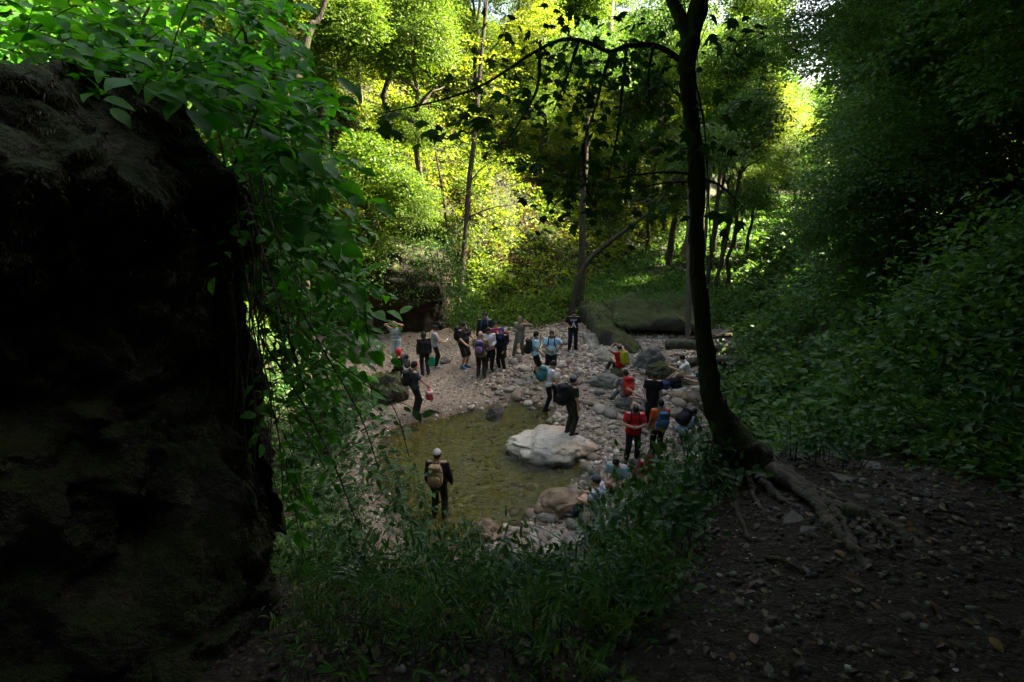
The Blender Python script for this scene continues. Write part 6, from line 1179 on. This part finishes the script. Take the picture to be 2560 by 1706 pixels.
a = person('youth in light blue tee and black shorts with a hand on his mouth', gp(1337, 944), -78, 1.74, top=T(LBL, hem=-0.16), legs=fabric(BLK), pants='shorts', socks=(0.02, 0.02, 0.02), shoes=(0.5, 0.5, 0.5), hands=[(-0.06, 0.20, 1.42), (0.22, 0.18, 0.95)], head=(0, 5), skin='light')
backpack('black backpack with a red bottle on the youth in light blue', a, fabric((0.016, 0.017, 0.025)), None, (0.30, 0.22, 0.50), drop=0.05, bottle=(0.5, 0.02, 0.02, -1, 0.16))
a = person('bearded man in light blue tee with a hand on his hip', gp(1377, 943), 172, 1.76, fat=0.03, top=T((0.40, 0.64, 0.82), hem=-0.18), legs=fabric(BLK), pants='shorts', socks=(0.02, 0.02, 0.02), shoes=(0.45, 0.45, 0.46), hands=[(-0.21, 0.04, 1.02, 0.5, 0.5, -0.3), (0.02, 0.24, 1.05)], elbow=[(-1, -0.6, 0.0), (1, -0.2, -0.6)], beard=True, skin='mid')
backpack('navy backpack on the bearded man in light blue', a, fabric((0.02, 0.03, 0.06)), None, (0.28, 0.18, 0.44))
a = person('hiker in white tee and black trousers stepping over the stones', gp(1366, 1024), -68, 1.70, lean=12, top=T(WHT, hem=-0.12), legs=fabric(BLK), shoes=BLK, hands=[(-0.22, 0.10, 0.80), (0.23, 0.30, 0.80)], feet=[(-0.1, 0.36, 0.16, 5, 0.15), (0.1, -0.08, 0, -5)], head=(0, 30), skin='light')
backpack('teal patterned backpack on the hiker in the white tee', a, patterned((0.015, 0.10, 0.12), (0.05, 0.20, 0.22), 14), fabric((0.02, 0.12, 0.14)), (0.32, 0.22, 0.46))
pw_v = [Matrix.Translation(pale.location) @ Matrix.Rotation(-0.12, 4, 'Z') @ Vector(v) for v in V1]; bv = BVHTree.FromPolygons(pw_v, [tuple(int(i) for i in f) for f in F1])
fp = (bp[0] + 0.35, bp[1] + 0.3, 0.5)
for yy in (1084, 1092, 1100, 1108):
    d_ = ray(1424, yy); hh = bv.ray_cast(Vector(CAM), Vector(d_))
    if hh[0] is not None and hh[1].z > 0.55: fp = hh[0]; break
zt = fp[2]
a = person('hiker in olive tee, grey cap and boots standing on the pale boulder', (fp[0], fp[1], zt - 0.02), -58, 1.76, top=T((0.035, 0.037, 0.026), hem=-0.1), legs=fabric((0.035, 0.036, 0.028)), shoes=(0.05, 0.028, 0.024), hands=[(-0.26, 0.04, 0.72), (0.26, 0.10, 0.74)], cap=dict(c=(0.16, 0.16, 0.19)), hair='short', head=(-8, 18), skin='light')
backpack('big black backpack on the hiker standing on the boulder', a, fabric((0.016, 0.016, 0.02)), None, (0.34, 0.26, 0.56))
a = person('man in black tee with white lettering standing at the back of the beach', gp(1431, 878), 178, 1.74, fat=0.04, top=T(BLK, hem=-0.08), legs=fabric((0.012, 0.014, 0.028)), shoes=(0.05, 0.045, 0.035), hands=[(-0.25, 0.12, 0.98), (0.22, 0.20, 1.10)], feet=[(-0.13, 0, 0, 14), (0.13, 0.02, 0, -14)], beard=True, head=(5, 18), skin='mid')
PRT = plain('print_white', (0.55, 0.55, 0.55)); print_text(a, 'RAY', 0.13, 0.03, PRT); print_text(a, 'A', 0.30, -0.16, PRT)
a = person('hiker in red jacket sitting on a stone taking a picture', gp(1545, 934), 30, 1.70, hip=0.36, hipxy=(0, -0.1), lean=8, top=dict(mat=fabric((0.42, 0.012, 0.016)), sleeve='long', hem=-0.08), legs=fabric((0.05, 0.045, 0.04)), hands=[(-0.10, 0.28, 1.02), (0.10, 0.28, 1.02)], elbow=[(-1, 0, -0.3), (1, 0, -0.3)], feet=[(-0.18, 0.42, 0, 10), (0.15, 0.40, 0, -10)], cap=dict(mat=patterned((0.3, 0.02, 0.03), (0.25, 0.22, 0.22), 20), brim=(0.1, 0.1, 0.1)), shoes=(0.3, 0.3, 0.32))
backpack('lime yellow backpack cover on the hiker in red', a, fabric((0.30, 0.30, 0.012)), None, (0.32, 0.22, 0.50), pocket=False)
a = person('hiker in grey shirt sitting with his back turned beside the bandana hiker', gp(1562, 1008), 8, 1.72, hip=0.34, hipxy=(0, -0.05), lean=14, top=T((0.14, 0.15, 0.18), hem=-0.08), legs=fabric((0.09, 0.11, 0.10)), hands=[(-0.20, 0.38, 0.60), (0.20, 0.38, 0.60)], feet=[(-0.34, 0.26, 0, 30), (0.22, 0.40, 0, -10)], shoes=(0.06, 0.05, 0.04))
backpack('bright red backpack on the sitting hiker', a, fabric((0.50, 0.03, 0.02)), fabric((0.45, 0.025, 0.02)), (0.32, 0.24, 0.52))
a = person('hiker in lilac tee and patterned bandana sitting with a hand at the face', gp(1606, 1046), 75, 1.66, hip=0.28, hipxy=(0, -0.1), lean=5, top=T((0.40, 0.36, 0.52), hem=-0.06), legs=fabric((0.09, 0.09, 0.065)), hands=[(-0.20, 0.42, 0.98), (0.16, 0.36, 0.60)], elbow=[(-0.3, 0.2, -1), None], feet=[(-0.18, 0.40, 0, 10), (0.16, 0.44, 0, -10)], cap=dict(mat=patterned((0.04, 0.10, 0.18), (0.22, 0.30, 0.36), 30), brim=(0.06, 0.12, 0.18), dir=-1), skin='light')
a = person('person all in black with dark hair standing beside the seated hikers', gp(1625, 1062), 165, 1.70, top=dict(mat=fabric((0.010, 0.010, 0.014)), sleeve='short', skirt=0.38, flare=0.19, name='dress'), legs=fabric(BLK), hair='short', head=(15, 30), skin='mid', hands=[(-0.24, 0.10, 0.75), (0.20, 0.25, 0.95)])
a = person('man in white tee sitting with arms on his knees', gp(1702, 962), 82, 1.74, hip=0.36, hipxy=(0, -0.25), lean=26, top=T((0.74, 0.73, 0.70), hem=-0.06), legs=fabric((0.02, 0.02, 0.025)), hands=[(-0.18, 0.38, 0.66), (0.16, 0.40, 0.66)], feet=[(-0.2, 0.42, 0, 10), (0.16, 0.46, 0, -10)], shoes=(0.05, 0.05, 0.05), head=(0, 5), skin='light')
a = person('hiker in navy tee and pale grey jeans sitting with one leg stretched out', gp(1742, 1000), 78, 1.76, hip=0.40, hipxy=(0, -0.25), lean=16, top=T((0.015, 0.025, 0.07), hem=-0.06), legs=fabric((0.40, 0.43, 0.50)), hands=[(-0.15, 0.34, 0.72), (0.16, 0.34, 0.70)], feet=[(-0.12, 0.42, 0.0, 5), (0.20, 0.62, 0.06, -8, 0.4)], shoes=(0.42, 0.43, 0.47), skin='light', hair='short', hairc='brown')
a = person('hiker in red tee and black trousers looking down at the front pocket', gp(1578, 1154), 176, 1.68, fat=0.12, top=T((0.42, 0.014, 0.018), hem=-0.16), legs=fabric((0.014, 0.014, 0.017)), hands=[(-0.07, 0.26, 1.14), (0.08, 0.26, 1.14)], elbow=[(-1, -0.3, -0.5), (1, -0.3, -0.5)], head=(0, 45), hair='bun', skin='light', feet=[(-0.14, 0.02, 0, 12), (0.14, 0, 0, -12)])
backpack('small black pack on the hiker in the red tee', a, fabric(BLK), None, (0.26, 0.16, 0.40))
g = Geo()
for q in np.linspace(0.08, 0.92, 11):
    p = (a['P'] + np.array([-0.092, 0, 0])) * (1 - 2 * q) + a['K'][0] * 2 * q if q < 0.5 else a['K'][0] * (2 - 2 * q) + a['A'][0] * (2 * q - 1); p = p + np.array([-0.085 + 0.02 * q, 0.03, 0]); V, F = superell(0.016, 0.02, 0.02, 0.7, 8, 6); g.add(V + p, F)
tag(g.build('side_stripe', fabric((0.6, 0.6, 0.62)), a['root']), 'broken white stripe down the outer trouser leg')
a = person('hiker in orange tee seen from behind beside the red shirted hiker', gp(1641, 1143), 6, 1.68, top=T((0.50, 0.10, 0.012), hem=-0.08), legs=fabric((0.014, 0.014, 0.017)), hands=[(-0.26, 0.10, 0.76), (0.26, 0.10, 0.76)], skin='dark', head=(0, 12))
backpack('blue backpack on the hiker in the orange tee', a, fabric((0.05, 0.09, 0.19)), fabric((0.06, 0.11, 0.22)), (0.29, 0.18, 0.44), bottle=(0.05, 0.2, 0.5, -1, -0.16))
a = person('hiker in light blue shirt bent forward under a round black pack', gp(1708, 1105), -55, 1.66, hip=0.42, hipxy=(0, -0.15), lean=52, top=dict(mat=fabric((0.30, 0.42, 0.58)), sleeve='short', hem=-0.08), legs=patterned((0.10, 0.14, 0.26), (0.38, 0.44, 0.55), 16), hands=[(-0.22, 0.60, 0.40), (0.20, 0.60, 0.40)], feet=[(-0.18, 0.22, 0, 10), (0.16, 0.26, 0, -10)], head=(0, 10))
backpack('round black backpack on the hiker bent forward', a, fabric((0.012, 0.012, 0.014)), None, (0.36, 0.26, 0.50))
a = person('dark haired hiker in pale blue crouching low behind the herbs', gp(1543, 1232), 150, 1.64, hip=0.38, lean=18, top=T((0.26, 0.40, 0.50)), legs=fabric((0.03, 0.035, 0.05)), hands=[(-0.18, 0.40, 0.50), (0.18, 0.40, 0.50)], feet=[(-0.18, 0.24, 0, 10), (0.16, 0.28, 0, -10)], head=(0, 35), skin='light')
a = person('hiker in a maroon cap sitting half hidden by the nettles', gp(1617, 1222), 165, 1.62, hip=0.36, lean=15, top=T((0.16, 0.02, 0.04), sleeve='long'), legs=fabric((0.03, 0.03, 0.035)), hands=[(-0.18, 0.40, 0.55), (0.18, 0.40, 0.55)], feet=[(-0.18, 0.26, 0, 10), (0.16, 0.28, 0, -10)], cap=dict(c=(0.15, 0.012, 0.025)), head=(0, 20))
a = person('hiker with a grey cap and white patterned shirt sitting at the near shore', gp(1488, 1300), 60, 1.68, hip=0.34, hipxy=(0, -0.1), lean=10, top=dict(mat=patterned((0.60, 0.60, 0.66), (0.16, 0.20, 0.30), 9), hem=-0.06), legs=fabric((0.02, 0.03, 0.06)), hands=[(-0.16, 0.32, 0.50), (0.16, 0.32, 0.50)], feet=[(-0.18, 0.42, 0, 10), (0.16, 0.46, 0, -10)], cap=dict(c=(0.09, 0.10, 0.12)), skin='light')
pw_ = on_z(1100, 1305, -0.30); pw_[2] = h1(pw_[0], pw_[1])
a = person('wader in black long sleeves and pale cap standing in the pool', pw_, -4, 1.76, top=dict(mat=fabric((0.012, 0.012, 0.016)), sleeve='long', hem=-0.1), legs=fabric((0.035, 0.028, 0.02)), hands=[(-0.27, 0.12, 0.85), (0.27, 0.12, 0.85)], cap=dict(c=(0.40, 0.37, 0.36), brim=(0.55, 0.52, 0.48), dir=1), head=(0, 5), shoes=BLK)
backpack('tan camouflage backpack on the wader', a, patterned((0.16, 0.10, 0.045), (0.27, 0.19, 0.09), 12), patterned((0.13, 0.08, 0.04), (0.24, 0.17, 0.08), 14), (0.32, 0.22, 0.50), strapm=fabric((0.25, 0.18, 0.10)))
# bags lying on the stones between the seated hikers
for x, y, lab, m, s in [(1658, 975, 'navy blue square bag lying on the stones by the seated hikers', fabric((0.025, 0.045, 0.11)), (0.42, 0.22, 0.34)), (1685, 968, 'black rucksack lying against the seated man in white', fabric((0.014, 0.015, 0.02)), (0.44, 0.28, 0.36))]:
    p = gp(x, y); root = empty('rucksack', p, 0.4); tag(root, lab, 'bag'); V, F = superell(s[0] / 2, s[1] / 2, s[2] / 2, 0.5, 18, 12); V = V * (1 + 0.05 * fbm3(V, 7, 4, 3))[:, None]; mk('main_bag', V @ rotx(0.35).T + np.array([0, 0, s[2] * 0.45]), F, m, root)
    V, F = superell(s[0] * 0.36, s[1] * 0.26, s[2] * 0.22, 0.6, 14, 8); mk('front_pocket', V @ rotx(0.35).T + np.array([0, -s[1] * 0.5, s[2] * 0.34]), F, m, root)
    for sg in (-1, 1): Q, rr = resample([np.array([sg * .1, .05, s[2] * .85]), np.array([sg * .13, -.1, s[2] * .98]), np.array([sg * .12, -.2, s[2] * .6])], [0.015] * 3, 9); mk('strap', *tube(Q, rr, 5), m, root)
